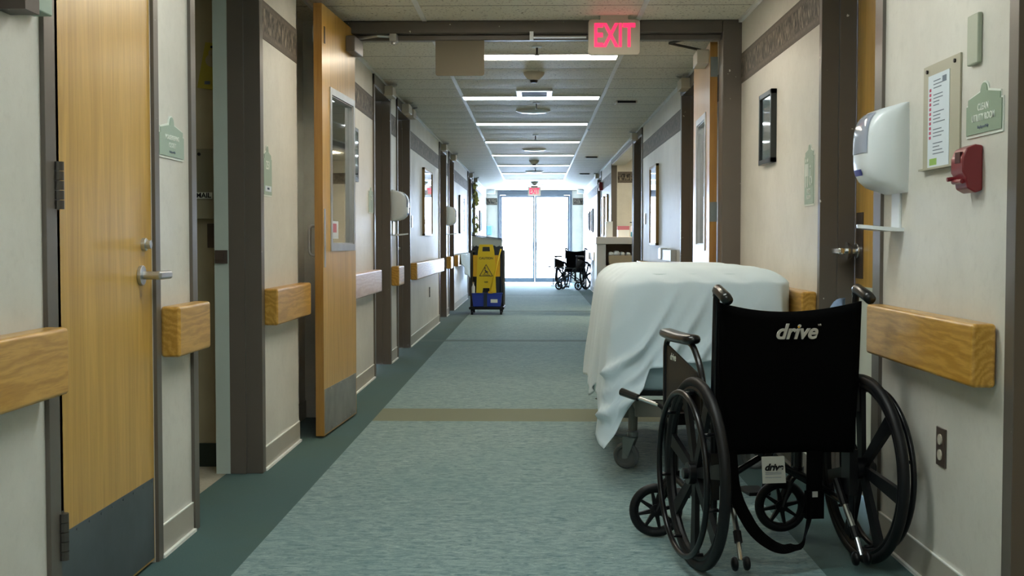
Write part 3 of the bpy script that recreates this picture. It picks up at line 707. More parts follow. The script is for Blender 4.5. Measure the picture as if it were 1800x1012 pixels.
sage_sign('L', 3.997, 4.272, 1.350, 1.442, .135, 'sage sign reading housekeeping closet above the short handrail block, left', 'greenL',
          (('HOUSEKEEPING', .022, .064, 'signwhite', 1.0), ('CLOSET', .022, .038, 'signwhite', 1.0), ('Employees Only', .009, .016, 'ink', 1.1)))
r = sage_sign('L', 5.536, 5.70, 1.277, 1.462, .225, 'narrow sage sign with a room number, left of the fire door leaf', 'greenL', (('251', .055, .135, 'signwhite', 1.0),))
obj('name_card', box(BM(), *wbox('L', 5.555, 5.68, 1.292, 1.318, .006, .0085)), 'paper', r, world=True); wtext('L', 'OFFICE', .014, 'ink', r, 5.618, 1.305, .009)
r = sage_sign('L', 9.04, 9.28, 1.28, 1.435, .19, 'faint sage sign beyond the left fire door leaf, above the pinkish rail', 'greenL', (('252', .05, .11, 'signwhite', 1),))
r = sage_sign('R', 5.30, 5.472, 1.226, 1.455, .262, 'tall sage sign with restroom figures on the right wall by the door frame', 'greenL', (('REST', .03, .055, 'signwhite', 1), ('ROOM', .026, .028, 'signwhite', 1)))
bm = BM()
for yy in (5.44, 5.405):
    cyl(bm, wp('R', yy, 1.42, .008), (1, 0, 0), .009, .002, 14); prism(bm, [wp('R', yy + u, v, .007) for u, v in ((-.012, 1.405), (.012, 1.405), (.014, 1.35), (.005, 1.35), (.005, 1.30), (-.005, 1.30), (-.005, 1.35), (-.014, 1.35))], (-.002, 0, 0))
torus(bm, wp('R', 5.345, 1.325, .008), (1, 0, 0), .018, .003, 20, 6); tube(bm, [wp('R', 5.355, 1.38, .008), wp('R', 5.355, 1.345, .008), wp('R', 5.335, 1.345, .008), wp('R', 5.325, 1.315, .008)], .003, 6); cyl(bm, wp('R', 5.357, 1.39, .008), (1, 0, 0), .006, .002, 10)
obj('pictogram', bm, 'signwhite', r, world=True)
sage_sign('R', 3.177, 3.433, 1.355, 1.453, .135, 'sage clean utility room sign, right wall above the red box', 'green',
          (('CLEAN', .027, .070, 'signwhite', .95), ('UTILITY ROOM', .027, .042, 'signwhite', .92), ('Employees Only', .011, .017, 'ink', 1.1)))
o = bx('wall_plate', M.setdefault('plategreen', plain('pale_green_plate', (0.42, 0.46, 0.36), .4)), wbox('R', 3.336, 3.418, 1.548, 1.686, 0, .014), bevel=.004); meta(o, 'blank pale green wall plate high above the sage utility sign', 'wall plate')
# poster holder
r = empty('notice_holder', wp('R', 3.65, 1.28), 0, 'tan acrylic notice holder with a printed sheet, right wall', 'notice holder')
obj('backing', box(BM(), *wbox('R', 3.49, 3.815, 1.28, 1.60, 0, .006)), 'tan', r, world=True, bevel=.001)
pg = obj('printed_sheet', box(BM(), *wbox('R', 3.575, 3.765, 1.286, 1.566, .006, .0075)), 'paper', r, world=True)
bm = BM(); random.seed(3)
for k in range(22):
    z = 1.545 - k * .0105
    if k in (3, 8, 13, 17): continue
    l = random.uniform(.05, .105); box(bm, *wbox('R', 3.715 - l, 3.715, z, z + .0028, .0074, .008))
box(bm, *wbox('R', 3.60, 3.635, 1.535, 1.553, .0074, .008)); obj('print_lines', bm, 'ink', r, world=True)
bm = BM()
for k in range(11): box(bm, *wbox('R', 3.735, 3.752, 1.372 + k * .0145, 1.381 + k * .0145, .0074, .008))
obj('print_heading', bm, 'pinkink', r, world=True)
obj('print_mark', box(BM(), *wbox('R', 3.68, 3.745, 1.292, 1.312, .0074, .008)), 'limeink', r, world=True)
for yy in (3.53, 3.775):
    bm = BM(); cyl(bm, wp('R', yy, 1.582, .008), (1, 0, 0), .006, .006, 12); obj('screw', bm, 'black', r, world=True)
bm = BM(); box(bm, *wbox('R', 3.49, 3.815, 1.278, 1.284, .0, .02)); obj('bottom_lip', bm, 'tan', r, world=True)
# red box
r = empty('fire_alarm', wp('R', 3.36, 1.2), 0, 'dark red wall box under the sage utility sign', 'alarm box')
bm = BM(); prof = [(0, 1.20), (.02, 1.192), (.042, 1.205), (.046, 1.235), (.056, 1.25), (.056, 1.29), (.045, 1.315), (.02, 1.325), (0, 1.322)]
prism(bm, [wp('R', 3.318, z, d) for d, z in prof], (0, .095, 0)); obj('housing', bm, 'red', r, world=True, bevel=.005)
obj('slot', box(BM(), *wbox('R', 3.335, 3.375, 1.275, 1.305, .050, .0575)), 'dkred', r, world=True)
bm = BM(); tube(bm, [wp('R', 3.40, 1.235, .045), wp('R', 3.40, 1.232, .07)], .006, 8); tube(bm, [wp('R', 3.335, 1.225, .05), wp('R', 3.40, 1.225, .052)], .007, 8); obj('lever', bm, 'red', r, world=True)
# outlets
def outlet(side, y0, y1, z0, z1, lab):
    r = empty('electrical_outlet', wp(side, (y0 + y1) / 2, z0), 0, lab, 'outlet', 'wall outlets')
    obj('cover_plate', box(BM(), *wbox(side, y0, y1, z0, z1, 0, .006)), 'brown', r, world=True, bevel=.002)
    for q in (.3, .7):
        zc = z0 + (z1 - z0) * q; bm = BM(); cyl(bm, wp(side, (y0 + y1) / 2, zc, .007), (1, 0, 0), .016, .006, 18); s_ = obj('socket', bm, 'offwhite', r, world=True)
outlet('R', 3.575, 3.655, .386, .502, 'brown duplex outlet low on the right wall beside the wheelchair')
outlet('L', 14.2, 14.3, .40, .52, 'small outlet low on the left wall under the gold picture')
o = bx('light_switch', 'white', wbox('R', 13.35, 13.43, 1.25, 1.37, 0, .01), bevel=.002); meta(o, 'white switch plate beside the dark frame past the tall gold picture', 'light switch')
o = bx('light_switch', 'white', wbox('L', 12.15, 12.23, 1.2, 1.32, 0, .01), bevel=.002); meta(o, 'white switch plate between the grey door frame and the gold picture, left', 'light switch')

# dispensers
def dispenser(side, yc, lab, zb=1.22, hh=.295, w=.24, D=.13):
    r = empty('sanitizer_dispenser', wp(side, yc, zb - .13), 0, lab, 'dispenser', 'white wall dispensers with drip trays')
    s = SG[side]
    def grid(z0, z1, gd, a0, a1, off=0, zs=14, n=18):
        bm = BM(); rows = []
        for i in range(zs + 1):
            t = i / zs; tt = z0 + (z1 - z0) * t
            d = D * (1 - .0 * tt) * min(1, (1 - abs(2 * tt - 1) ** 4.5)) ** .5
            d *= (.86 + .28 * math.sin(PI * (.30 + tt * .45))); d = max(d * .93, .02)
            sk = .018 * (1 - tt)
            row = []
            for k in range(n + 1):
                a = a0 + (a1 - a0) * k / n
                u = math.copysign(abs(math.cos(a)) ** .55, math.cos(a)) * w / 2; v = abs(math.sin(a)) ** .55 * d
                row.append(bm.verts.new(wp(side, yc + u * (.93 + .07 * math.sin(PI * tt)), zb + hh * tt, max(0, v + off))))
            rows.append(row)
        for q, p_ in zip(rows, rows[1:]):
            for k in range(n): bm.faces.new((q[k], q[k + 1], p_[k + 1], p_[k]))
        return bm, rows
    bm, rows = grid(0, 1, 0, 0, PI)
    bm.faces.new(rows[0][::-1]); bm.faces.new(rows[-1]); bm.faces.new([q[0] for q in rows] + [q[-1] for q in rows][::-1])
    obj('body', bm, 'white', r, smooth=True, world=True)
    bm, rows = grid(.45, .90, 0, R(58), R(122), .0022); obj('viewing_window', bm, 'smoke', r, smooth=True, world=True)
    bm, rows = grid(.20, .27, 0, R(80), R(100), .003, 3, 6); obj('label_mark', bm, 'blueink', r, world=True)
    obj('backplate', box(BM(), *wbox(side, yc - .045, yc + .045, zb - .12, zb + .02, 0, .008)), 'white', r, world=True, bevel=.002)
    bm = BM(); n = 10
    top = []; bot = []
    for k in range(n + 1):
        a = PI * k / n; top.append(wp(side, yc + math.cos(a) * .075, zb - .115 + .012 * math.sin(a), .02 + .115 * math.sin(a) ** .7)); 
    pts = [wp(side, yc + .075, zb - .115, 0)] + top + [wp(side, yc - .075, zb - .115, 0)]
    va = [bm.verts.new(p) for p in pts]; vb = [bm.verts.new(Vector(p) + Vector((0, 0, -.012))) for p in pts]
    bm.faces.new(va); bm.faces.new(vb[::-1]); m_ = len(va)
    for k in range(m_): bm.faces.new((va[k], va[(k + 1) % m_], vb[(k + 1) % m_], vb[k]))
    obj('drip_tray', bm, 'white', r, world=True)
dispenser('R', 4.09, 'big white sanitizer dispenser beside the oak-toned door, right wall')
dispenser('L', 10.62, 'white dispenser above the short oak block, nearer one on the left wall', 1.235, .275)
dispenser('L', 17.15, 'distant white dispenser on the left wall past the gold picture', 1.28, .28)

# pictures
def picture(side, y0, y1, z0, z1, lab, fm='gold', d=.03, mats='print', glass=True):
    r = empty('framed_picture', wp(side, (y0 + y1) / 2, z0), 0, lab, 'picture', 'framed pictures on the corridor walls'); f = .025
    bm = BM()
    box(bm, *wbox(side, y0, y0 + f, z0, z1, 0, d)); box(bm, *wbox(side, y1 - f, y1, z0, z1, 0, d)); box(bm, *wbox(side, y0, y1, z0, z0 + f, 0, d)); box(bm, *wbox(side, y0, y1, z1 - f, z1, 0, d))
    obj('frame', bm, fm, r, world=True, bevel=.002)
    obj('mat_board', box(BM(), *wbox(side, y0 + f, y1 - f, z0 + f, z1 - f, 0, .012)), 'matblue' if fm == 'bframe' else 'paper', r, world=True)
    g = (y1 - y0) * .22; h = (z1 - z0) * .2
    obj('print', box(BM(), *wbox(side, y0 + g, y1 - g, z0 + h, z1 - h, .012, .014)), mats, r, world=True)
    obj('glass', box(BM(), *wbox(side, y0 + f, y1 - f, z0 + f, z1 - f, .018, .021)), 'picglass', r, world=True)
    return r
picture('R', 6.145, 6.48, 1.462, 1.832, 'small black-framed picture with blue mat on the right wall', 'bframe')
picture('R', 11.96, 12.66, 1.02, 1.83, 'tall gold-framed picture on the right wall past the fire door')
picture('L', 7.9, 8.42, 1.473, 1.842, 'black-framed picture half hidden by the left fire door leaf', 'bframe', d=.022)
picture('L', 13.37, 14.42, 1.123, 1.88, 'gold-framed picture above the long oak rail on the left')
picture('L', 19.75, 20.9, 1.19, 1.82, 'far picture on the left wall before the leafy hanging', 'bframe')
picture('L', 26.9, 27.6, 1.28, 1.75, 'farthest picture on the left wall near the glass doors', 'bframe')
picture('R', 20.2, 20.75, 1.15, 1.85, 'bright framed notice on the right wall past the alcove', 'gold')
picture('R', 21.2, 21.8, 1.15, 1.85, 'second bright framed notice past the alcove, farther one', 'gold')
picture('R', 25.3, 25.9, 1.25, 1.75, 'small dark frame on the far right wall, nearer of two', 'bframe')
picture('R', 26.8, 27.4, 1.3, 1.72, 'small dark frame on the far right wall, farther of two', 'bframe')
r = empty('strobe_alarm', wp('R', 21.9, 2.0), 0, 'red fire strobe high on the right wall past the alcove', 'alarm')
obj('housing', box(BM(), *wbox('R', 21.85, 22.05, 1.98, 2.13, 0, .07)), 'red', r, world=True, bevel=.008); obj('lens', box(BM(), *wbox('R', 21.9, 22.0, 2.03, 2.09, .07, .09)), 'white', r, world=True)
# top-left fitting
r = empty('wall_clock_box', wp('L', 2.93, 1.61), 0, 'grey-green box fixed high on the wall at the top left corner', 'wall box')
obj('housing', box(BM(), *wbox('L', 2.88, 3.01, 1.62, 1.85, 0, .05)), 'greenL', r, world=True, bevel=.004); obj('mount', box(BM(), *wbox('L', 2.80, 2.88, 1.60, 1.88, 0, .07)), 'brown', r, world=True)
r.name = 'wall_box'
# leafy hanging + far things
r = empty('hanging_garland', wp('L', 23.65, 1.2), 0, 'yellow and green leafy hanging on the left wall behind the janitor cart', 'wall hanging')
random.seed(5); bm = BM()
for k in range(46):
    z = 1.18 + 1.0 * random.random(); y = 23.65 + random.uniform(-.2, .2); d = .03 + random.random() * .09
    c = Vector(wp('L', y, z, d)); a = random.random() * 6.28; u = Vector((math.cos(a) * .4, math.cos(a), math.sin(a))).normalized(); v = Vector((.5, -math.sin(a), math.cos(a))).normalized()
    l = random.uniform(.05, .09)
    prism(bm, [c - u * l, c - u * .3 * l + v * l * .45, c + u * .5 * l + v * l * .35, c + u * l, c + u * .4 * l - v * l * .4, c - u * .4 * l - v * l * .4], (.006, 0, 0))
obj('leaves', bm, 'floral', r, world=True)
bm = BM(); tube(bm, [wp('L', 23.65, 2.2, .01), wp('L', 23.62, 1.9, .05), wp('L', 23.68, 1.5, .04), wp('L', 23.65, 1.18, .05)], .012, 8); obj('stem', bm, 'greenbase', r, world=True)
o = bx('glove_box', 'mint', (XL + .0, XL + .14, YE - .10, YE, 1.22, 1.46), bevel=.02); meta(o, 'pale cyan box on the end wall left of the glass doors', 'box')
for x, lab in ((-1.12, 'white corner fitting at the ceiling left of the far doors'), (1.16, 'white corner fitting at the ceiling right of the far doors')):
    r = empty('emergency_light', (x, YE - .6, ZC), 0, lab, 'emergency light', 'emergency lights by the far doors')
    obj('housing', box(BM(), -.11, .11, -.06, .06, -.12, 0), 'grid', r, bevel=.02); bm = BM(); cyl(bm, (0, -.07, -.07), (0, 1, 0), .05, .04, 18); obj('lamp_head', bm, 'white', r)

# office things seen through the open doorway
def off(x0, x1, z0, z1, d=.02): return (x0, x1, 5.62 - d, 5.62, z0, z1)
r = empty('file_holder', (-1.52, 5.62, 1.163), 0, 'clear wall file holder marked mail inside the open doorway', 'file holder')
obj('pocket', box(BM(), *off(-1.70, -1.42, 1.165, 1.49, .02)), plain('dull_grey_plastic', (.22, .21, .15), .4), r, world=True)
obj('lower_lip', box(BM(), *off(-1.70, -1.42, 1.165, 1.25, .05)), plain('dull_clear', (.30, .28, .2), .3), r, world=True)
obj('tape', box(BM(), *off(-1.59, -1.505, 1.258, 1.288, .0215)), 'signwhite', r, world=True)
text('lettering', 'MAIL', .032, 'black', Vector((-1.546, 5.597, 1.273)) - Vector(r.location), (PI / 2, 0, 0), r, off=.0008)
for x in (-1.565, -1.47):
    bm = BM(); cyl(bm, (x, 5.60, 1.465), (0, 1, 0), .008, .01, 12); obj('screw', bm, 'black', r, world=True)
r = empty('light_switch', (-1.49, 5.62, 1.03), 0, 'dark brown switch plate under the mail holder, inside the open doorway', 'light switch')
obj('plate', box(BM(), *off(-1.535, -1.44, 1.03, 1.143, .006)), 'brown', r, world=True, bevel=.002); obj('toggle', box(BM(), *off(-1.497, -1.487, 1.075, 1.1, .016)), 'darkmetal', r, world=True)
r = empty('door_hanger', (-1.51, 5.62, 1.77), 0, 'yellow cardboard hanger on the dim office wall, inside the open doorway', 'hanger')
bm = BM(); prism(bm, [(-1.575, 5.618, 1.775), (-1.475, 5.618, 1.76), (-1.455, 5.618, 1.975), (-1.535, 5.618, 1.985)], (0, -.004, 0)); obj('card', bm, plain('dim_yellow_card', (.42, .36, .05), .7), r, world=True)
bm = BM(); cyl(bm, (-1.505, 5.612, 1.90), (0, 1, 0), .03, .002, 20); cyl(bm, (-1.505, 5.612, 1.935), (0, 1, 0), .016, .002, 16); obj('hole_print', bm, 'room_wall', r, world=True)
obj('print_mark', box(BM(), -1.54, -1.515, 5.612, 5.614, 1.79, 1.805), 'ink', r, world=True)
o = bx('pin', 'black', (-1.51, -1.50, 5.608, 5.614, 1.957, 1.967)) ; o.parent = r; o.location -= Vector(r.location); 

# ---------------------------------------------------------------- wheelchair
def wheelchair(name, loc, rz, label, group):
    r = empty(name, loc, rz, label, 'wheelchair', group)
    # rear wheels
    for s in (-1, 1):
        x = s * .285
        bm = BM(); torus(bm, (x, 0, .311), (1, 0, 0), .2945, .0165, 64, 12)
        wh = obj('rear_wheel', bm, 'rubber', r, smooth=True)
        bm = BM(); torus(bm, (x, 0, .311), (1, 0, 0), .273, .012, 56, 8)
        for k in range(7):
            a = 2 * PI * k / 7 + (.25 if s < 0 else .6); d = Vector((0, math.cos(a), math.sin(a))); t_ = Vector((0, -math.sin(a), math.cos(a)))
            c = Vector((x, 0, .311)); wa, wb = .020, .030
            p = [c + d * .03 + t_ * .016, c + d * .03 - t_ * .016, c + d * .262 - t_ * .024, c + d * .262 + t_ * .024]
            q = [v + Vector((-.008, 0, 0)) for v in p]; prism(bm, q, (.016, 0, 0))
        obj('spokes', bm, 'spoke', wh)
        bm = BM(); cyl(bm, (x, 0, .311), (1, 0, 0), .036, .06, 24); cyl(bm, (x + s * .035, 0, .311), (1, 0, 0), .018, .02, 16); obj('hub', bm, 'blackm', wh, bevel=.003)
        bm = BM(); torus(bm, (x + s * .048, 0, .311), (1, 0, 0), .262, .0095, 60, 10)
        for k in range(7):
            a = 2 * PI * k / 7 + (.7 if s < 0 else .2); d = Vector((0, math.cos(a), math.sin(a))); tube(bm, [Vector((x + s * .01, 0, .311)) + d * .262, Vector((x + s * .048, 0, .311)) + d * .261], .006, 8)
        obj('handrim', bm, 'blackm', wh, smooth=True)
    # casters
    for s in (-1, 1):
        px = s * .235; cx = px - .065; cy = .42
        bm = BM(); torus(bm, (cx, cy, .098), (.12, 1, 0), .082, .0145, 40, 10); cs = obj('front_caster', bm, 'rubber', r, smooth=True)
        A = Vector((.12, 1, 0)).normalized(); U = Vector((1, -.12, 0)).normalized()
        bm = BM(); torus(bm, (cx, cy, .098), A, .070, .008, 32, 8); C0 = Vector((cx, cy, .098))
        for k in range(8):
            a = 2 * PI * k / 8 + .2; d = U * math.cos(a) + Vector((0, 0, math.sin(a))); t_ = -U * math.sin(a) + Vector((0, 0, math.cos(a)))
            p = [C0 + d * .018 + t_ * .008 - A * .007, C0 + d * .018 - t_ * .008 - A * .007, C0 + d * .068 - t_ * .0045 - A * .007, C0 + d * .068 + t_ * .0045 - A * .007]; prism(bm, p, A * .014)
        cyl(bm, C0, A, .022, .03, 20); obj('caster_spokes', bm, 'spoke', cs)
        bm = BM(); top = Vector((px, cy, .245))
        for q in (-1, 1): tube(bm, arc_pts([C0 + A * q * .024, C0 + A * q * .024 + Vector((.035, 0, .10)), top + A * q * .018 + Vector((0, 0, -.03))], .03), .009, 8)
        cyl(bm, top + Vector((0, 0, -.02)), (0, 0, 1), .022, .03, 16); cyl(bm, C0, A, .008, .058, 10); cyl(bm, top + Vector((0, 0, .03)), (0, 0, 1), .017, .09, 16)
        obj('fork', bm, 'blackm', cs)
    # side frames
    for s in (-1, 1):
        x = s * .235
        bm = BM(); T = .0115
        tube(bm, arc_pts([(x, -.03, .12), (x, -.03, .60), (x, -.045, .875), (x, -.05, .89)], .03), T, 12)       # cane
        tube(bm, arc_pts([(x, -.03, .48), (x, .42, .48), (x, .46, .30), (x, .46, .20)], .05), T, 12)             # seat rail to front post
        tube(bm, [(x, -.03, .19), (x, .455, .22)], T, 12); tube(bm, [(x, .41, .20), (x, .41, .48)], T, 12)
        tube(bm, [(x - s * .0, 0, .305), (s * .285, 0, .305)], .016, 12); box(bm, x - .014, x + .014, -.045, .02, .23, .38)
        obj('side_frame', bm, 'blackm', r)
        bm = BM(); tube(bm, arc_pts([(x, -.045, .885), (x, -.05, .905), (x, -.12, .893)], .02), .0125, 12); tube(bm, [(x, -.045, .903), (x, -.06, .906), (x, -.135, .885), (x, -.155, .876)], [.015, .0175, .0185, .017], 14)
        obj('push_handle', bm, 'vinyl', r, smooth=True)
        # armrest
        bm = BM(); n = 12; rows = []
        for i in range(n + 1):
            t = i / n; y = .09 + .36 * t; w_ = .027 + .006 * math.sin(PI * t); zc = .735 - .004 * math.sin(PI * t); e = 1 if 0 < i < n else .55
            rows.append([bm.verts.new((s * .262 + w_ * e * math.copysign(abs(math.cos(a)) ** .7, math.cos(a)), y, zc + .0165 * e * math.copysign(abs(math.sin(a)) ** .8, math.sin(a)))) for a in [2 * PI * k / 14 for k in range(14)]])
        for q, p_ in zip(rows, rows[1:]):
            for k in range(14): bm.faces.new((q[k], q[(k + 1) % 14], p_[(k + 1) % 14], p_[k]))
        bm.faces.new(rows[0][::-1]); bm.faces.new(rows[-1]); arm = obj('armrest', bm, 'vinyl', r, smooth=True)
        bm = BM(); xx = s * .262
        tube(bm, arc_pts([(xx, .43, .46), (xx, .43, .715), (xx, .12, .722), (xx, .04, .66), (xx, -.0, .60), (xx, -.005, .50)], .05), .0105, 10); obj('arm_tube', bm, 'blackm', arm)
        bm = BM(); prism(bm, [(xx - .003, .415, .49), (xx - .003, .02, .49), (xx - .003, .02, .57), (xx - .003, .07, .63), (xx - .003, .415, .695)], (.006, 0, 0)); g = obj('side_guard', bm, 'panel', arm)
        if s < 0: text('lettering', 'drive', .034, 'signwhite', (xx + .0045, .36, .655), (PI / 2, 0, PI / 2), g, shear=.3, off=.0008, ext=.0004) ; text('lettering', 'drive', .034, 'signwhite', (xx - .0045, .33, .655), (PI / 2, 0, -PI / 2), g, shear=.3, off=.0008, ext=.0004)
        # wheel lock
        bm = BM(); tube(bm, [(s * .255, .30, .46), (s * .30, .32, .475), (s * .315, .36, .49)], .008, 8); tube(bm, [(s * .245, .30, .44), (s * .30, .285, .46)], .01, 8); box(bm, s * .255 - .02, s * .255 + .02, .24, .35, .43, .47)
        b_ = obj('wheel_lock', bm, 'blackm', r)
        bm = BM(); tube(bm, [(s * .31, .345, .485), (s * .375, .44, .505)], .0065, 8); obj('lock_lever', bm, 'chrome', b_)
        bm = BM(); tube(bm, [(s * .366, .425, .502), (s * .41, .49, .517)], [.0125, .0145], 10); obj('lock_grip', bm, 'vinyl', b_)
        # anti tipper
        bm = BM(); x0 = -.168 if s < 0 else .215
        tube(bm, [(x0, -.02, .20), (x0 + s * .005, -.08, .13)], .010, 10); ant = obj('anti_tipper', bm, 'chrome', r, smooth=False)
        bm = BM(); tube(bm, [(x0 * .97, .03, .27), (x0, -.022, .195)], .014, 10); obj('upper_sleeve', bm, 'black', ant); bm = BM(); tube(bm, [(x0 + s * .005, -.078, .135), (x0 + s * .007, -.10, .105)], .0135, 10); obj('lower_sleeve', bm, 'black', ant)
        bm = BM(); tube(bm, [(x0 + s * .007, -.098, .108), (x0 + s * .01, -.13, .055)], .008, 10); obj('tip_tube', bm, 'chrome', ant)
        for q in (-1, 1): bm = BM(); lathe(bm, (x0 + s * .01 + q * .02, -.13, .045), (q, 0, 0), [(.012, -.009), (.021, -.006), (.023, 0), (.020, .006), (.008, .010)], 18); obj('tip_wheel', bm, 'black', ant, smooth=True)
        # footrest hanger
        bm = BM(); tube(bm, arc_pts([(x, .44, .47), (x, .55, .46), (s * .20, .62, .22), (s * .19, .64, .12)], .05), .011, 10); ft = obj('leg_rest', bm, 'blackm', r)
        bm = BM(); box(bm, s * .19 - .075 + s * -.0, s * .19 + .012, .60, .73, .095, .11) if s > 0 else box(bm, s * .19 - .012, s * .19 + .075, .60, .73, .095, .11); obj('footplate', bm, 'black', ft, bevel=.004)
    # cross brace
    bm = BM(); tube(bm, [(-.235, .12, .47), (.235, .12, .20)], .011, 10); tube(bm, [(.235, .15, .47), (-.235, .15, .20)], .011, 10); cyl(bm, (0, .135, .335), (0, 1, 0), .016, .06, 12)
    tube(bm, [(-.235, .30, .47), (.235, .30, .20)], .011, 10); tube(bm, [(.235, .33, .47), (-.235, .33, .20)], .011, 10)
    obj('cross_brace', bm, 'blackm', r)
    # back sling
    def bsurf(u, v, off):  # u -1..1, v 0 bottom..1 top
        zt_ = .868 - .034 * (1 - u * u); z = .375 + (zt_ - .375) * v
        x = u * (.238 - .012 * (1 - v) ** 2); y = -.055 - .012 * v + .03 * (1 - u * u) * 1 - .012 * v
        y -= .012 * math.sin(PI * v) * (1 - u * u); return (x, y + off + .004 * noise.noise((u * 2, v * 3, 0)), z)
    bm = BM(); NU, NV = 20, 16
    fr = [[bm.verts.new(bsurf(-1 + 2 * i / NU, j / NV, -.006)) for i in range(NU + 1)] for j in range(NV + 1)]
    bk = [[bm.verts.new(bsurf(-1 + 2 * i / NU, j / NV, .006)) for i in range(NU + 1)] for j in range(NV + 1)]
    for j in range(NV):
        for i in range(NU):
            bm.faces.new((fr[j][i], fr[j][i + 1], fr[j + 1][i + 1], fr[j + 1][i])); bm.faces.new((bk[j][i], bk[j + 1][i], bk[j + 1][i + 1], bk[j][i + 1]))
    for j in range(NV): bm.faces.new((fr[j][0], fr[j + 1][0], bk[j + 1][0], bk[j][0])); bm.faces.new((fr[j][NU], bk[j][NU], bk[j + 1][NU], fr[j + 1][NU]))
    for i in range(NU): bm.faces.new((fr[0][i], bk[0][i], bk[0][i + 1], fr[0][i + 1])); bm.faces.new((fr[NV][i], fr[NV][i + 1], bk[NV][i + 1], bk[NV][i]))
    bs = obj('backrest', bm, 'nylon', r, smooth=True)
    M.setdefault('logo', plain('silver_logo_print', (.55, .53, .48), .6))
    text('lettering', 'drive', .068, 'logo', (.018, -.079, .770), (PI / 2, 0, 0), bs, shear=.32, off=.0016, ext=.0025)
    bm = BM(); cyl(bm, (.0265, -.083, .787), (0, 1, 0), .0035, .002, 10); obj('logo_dot', bm, 'yellowd', bs)
    text('lettering', 'TM', .008, 'logo', (.098, -.078, .792), (PI / 2, 0, 0), bs, ext=.002)
    # seat
    bm = BM(); rows = []
    for j in range(11):
        rows.append([])
        for i in range(15):
            u = -1 + 2 * i / 14; v = j / 10; rows[-1].append(bm.verts.new((u * .235, -.01 + .43 * v, .497 - .022 * (1 - u * u))))
    for q, p_ in zip(rows, rows[1:]):
        for k in range(14): bm.faces.new((q[k], q[k + 1], p_[k + 1], p_[k]))
    st = obj('seat', bm, 'vinyl', r, smooth=True); sm = st.modifiers.new('thick', 'SOLIDIFY'); sm.thickness = .018
    return r
WC = wheelchair('wheelchair', (.801, 3.934, 0), R(10), 'black manual wheelchair seen from behind, parked close by the right wall', 'black wheelchairs parked along the right wall')
def children(o): return [c for c in scn.collection.objects if c.parent == o]
def copy_tree(o, parent=None):
    c = o.copy(); scn.collection.objects.link(c); c.parent = parent
    for ch in children(o): copy_tree(ch, c)
    return c
far = copy_tree(WC); far.location = (.86, 26.6, 0); far.rotation_euler = (0, 0, R(152)); far['label'] = 'small distant black wheelchair facing the viewer near the bright glass doors'
# near wheelchair extras: hanging strap, care tag, blue pad
bm = BM()
def ribbon(bm, pts, w, th=.0018, tw=None):
    P = arc_pts(pts, .08, 8) if len(pts) > 2 else [Vector(p) for p in pts]; rings = []
    for i, p in enumerate(P):
        d = (P[min(i + 1, len(P) - 1)] - P[max(i - 1, 0)]).normalized()
        t = i / (len(P) - 1); side = Vector(tw(t)) if tw else Vector((0, 1, 0)); side = (side - d * side.dot(d)).normalized(); n = d.cross(side)
        rings.append([bm.verts.new(p + side * a * w / 2 + n * b * th / 2) for a, b in ((-1, -1), (1, -1), (1, 1), (-1, 1))])
    for q, s in zip(rings, rings[1:]):
        for k in range(4): bm.faces.new((q[k], q[(k + 1) % 4], s[(k + 1) % 4], s[k]))
    bm.faces.new(rings[0][::-1]); bm.faces.new(rings[-1]); return bm
ribbon(bm, [(-.19, -.055, .39), (-.185, -.08, .25), (-.12, -.10, .13), (-.04, -.10, .075), (.05, -.07, .08), (.075, -.05, .13), (.09, -.05, .21)], .05, tw=lambda t: (1 - t * .9, .25 + t * .5, .1))
ribbon(bm, [(.10, -.045, .38), (.10, -.045, .21), (.085, -.045, .17)], .055, tw=lambda t: (1, 0, 0))
box(bm, .07, .13, -.055, -.035, .16, .25)
obj('hanging_strap', bm, 'nylon', WC)
obj('strap_buckle', box(BM(), .088, .106, -.059, -.054, .232, .25), 'satin', WC)
bm = BM(); prism(bm, [(-.092, -.075, .372), (-.015, -.075, .372), (-.010, -.078, .286), (-.088, -.078, .286)], (0, .0012, 0)); tg = obj('care_tag', bm, 'paper', WC)
tg.data.materials[0] = plain('grey_tag', (.50, .50, .45), .7)
text('lettering', 'drive', .030, 'black', (-.052, -.0785, .337), (PI / 2, 0, 0), tg, shear=.3, off=.0012, ext=.0006)
bm = BM(); [box(bm, -.080, -.026, -.0795, -.0785, z, z + .0012) for z in (.320, .315, .304)]; obj('fine_print', bm, 'ink', tg)
# blue pad standing on the seat
bm = BM(); rows = []
for j in range(9):
    rows.append([]);
    for i in range(13):
        u = -1 + 2 * i / 12; v = j / 8
        rows[-1].append((u, v))
for sgn in (-1, 1):
    vs = [[bm.verts.new((.160 + u * .06, .0 + sgn * .030 * (1 - u ** 4) ** .5 * (1 - (2 * v - 1) ** 6) ** .5 + .0, .495 + v * (.315 + .065 / (1 + math.exp(-6 * (u - .1)))))) for u, v in row] for row in rows]
    for q, p_ in zip(vs, vs[1:]):
        for k in range(12): bm.faces.new((q[k], q[k + 1], p_[k + 1], p_[k]))
bmesh.ops.remove_doubles(bm, verts=bm.verts, dist=1e-5)
tw_ = Matrix.Translation((.801, 3.934, 0)) @ Matrix.Rotation(R(10), 4, 'Z'); bm.transform(tw_)
o = obj('seat_pad', bm, 'denim', smooth=True); meta(o, 'folded blue cloth pad peeking above the wheelchair backrest', 'pad')

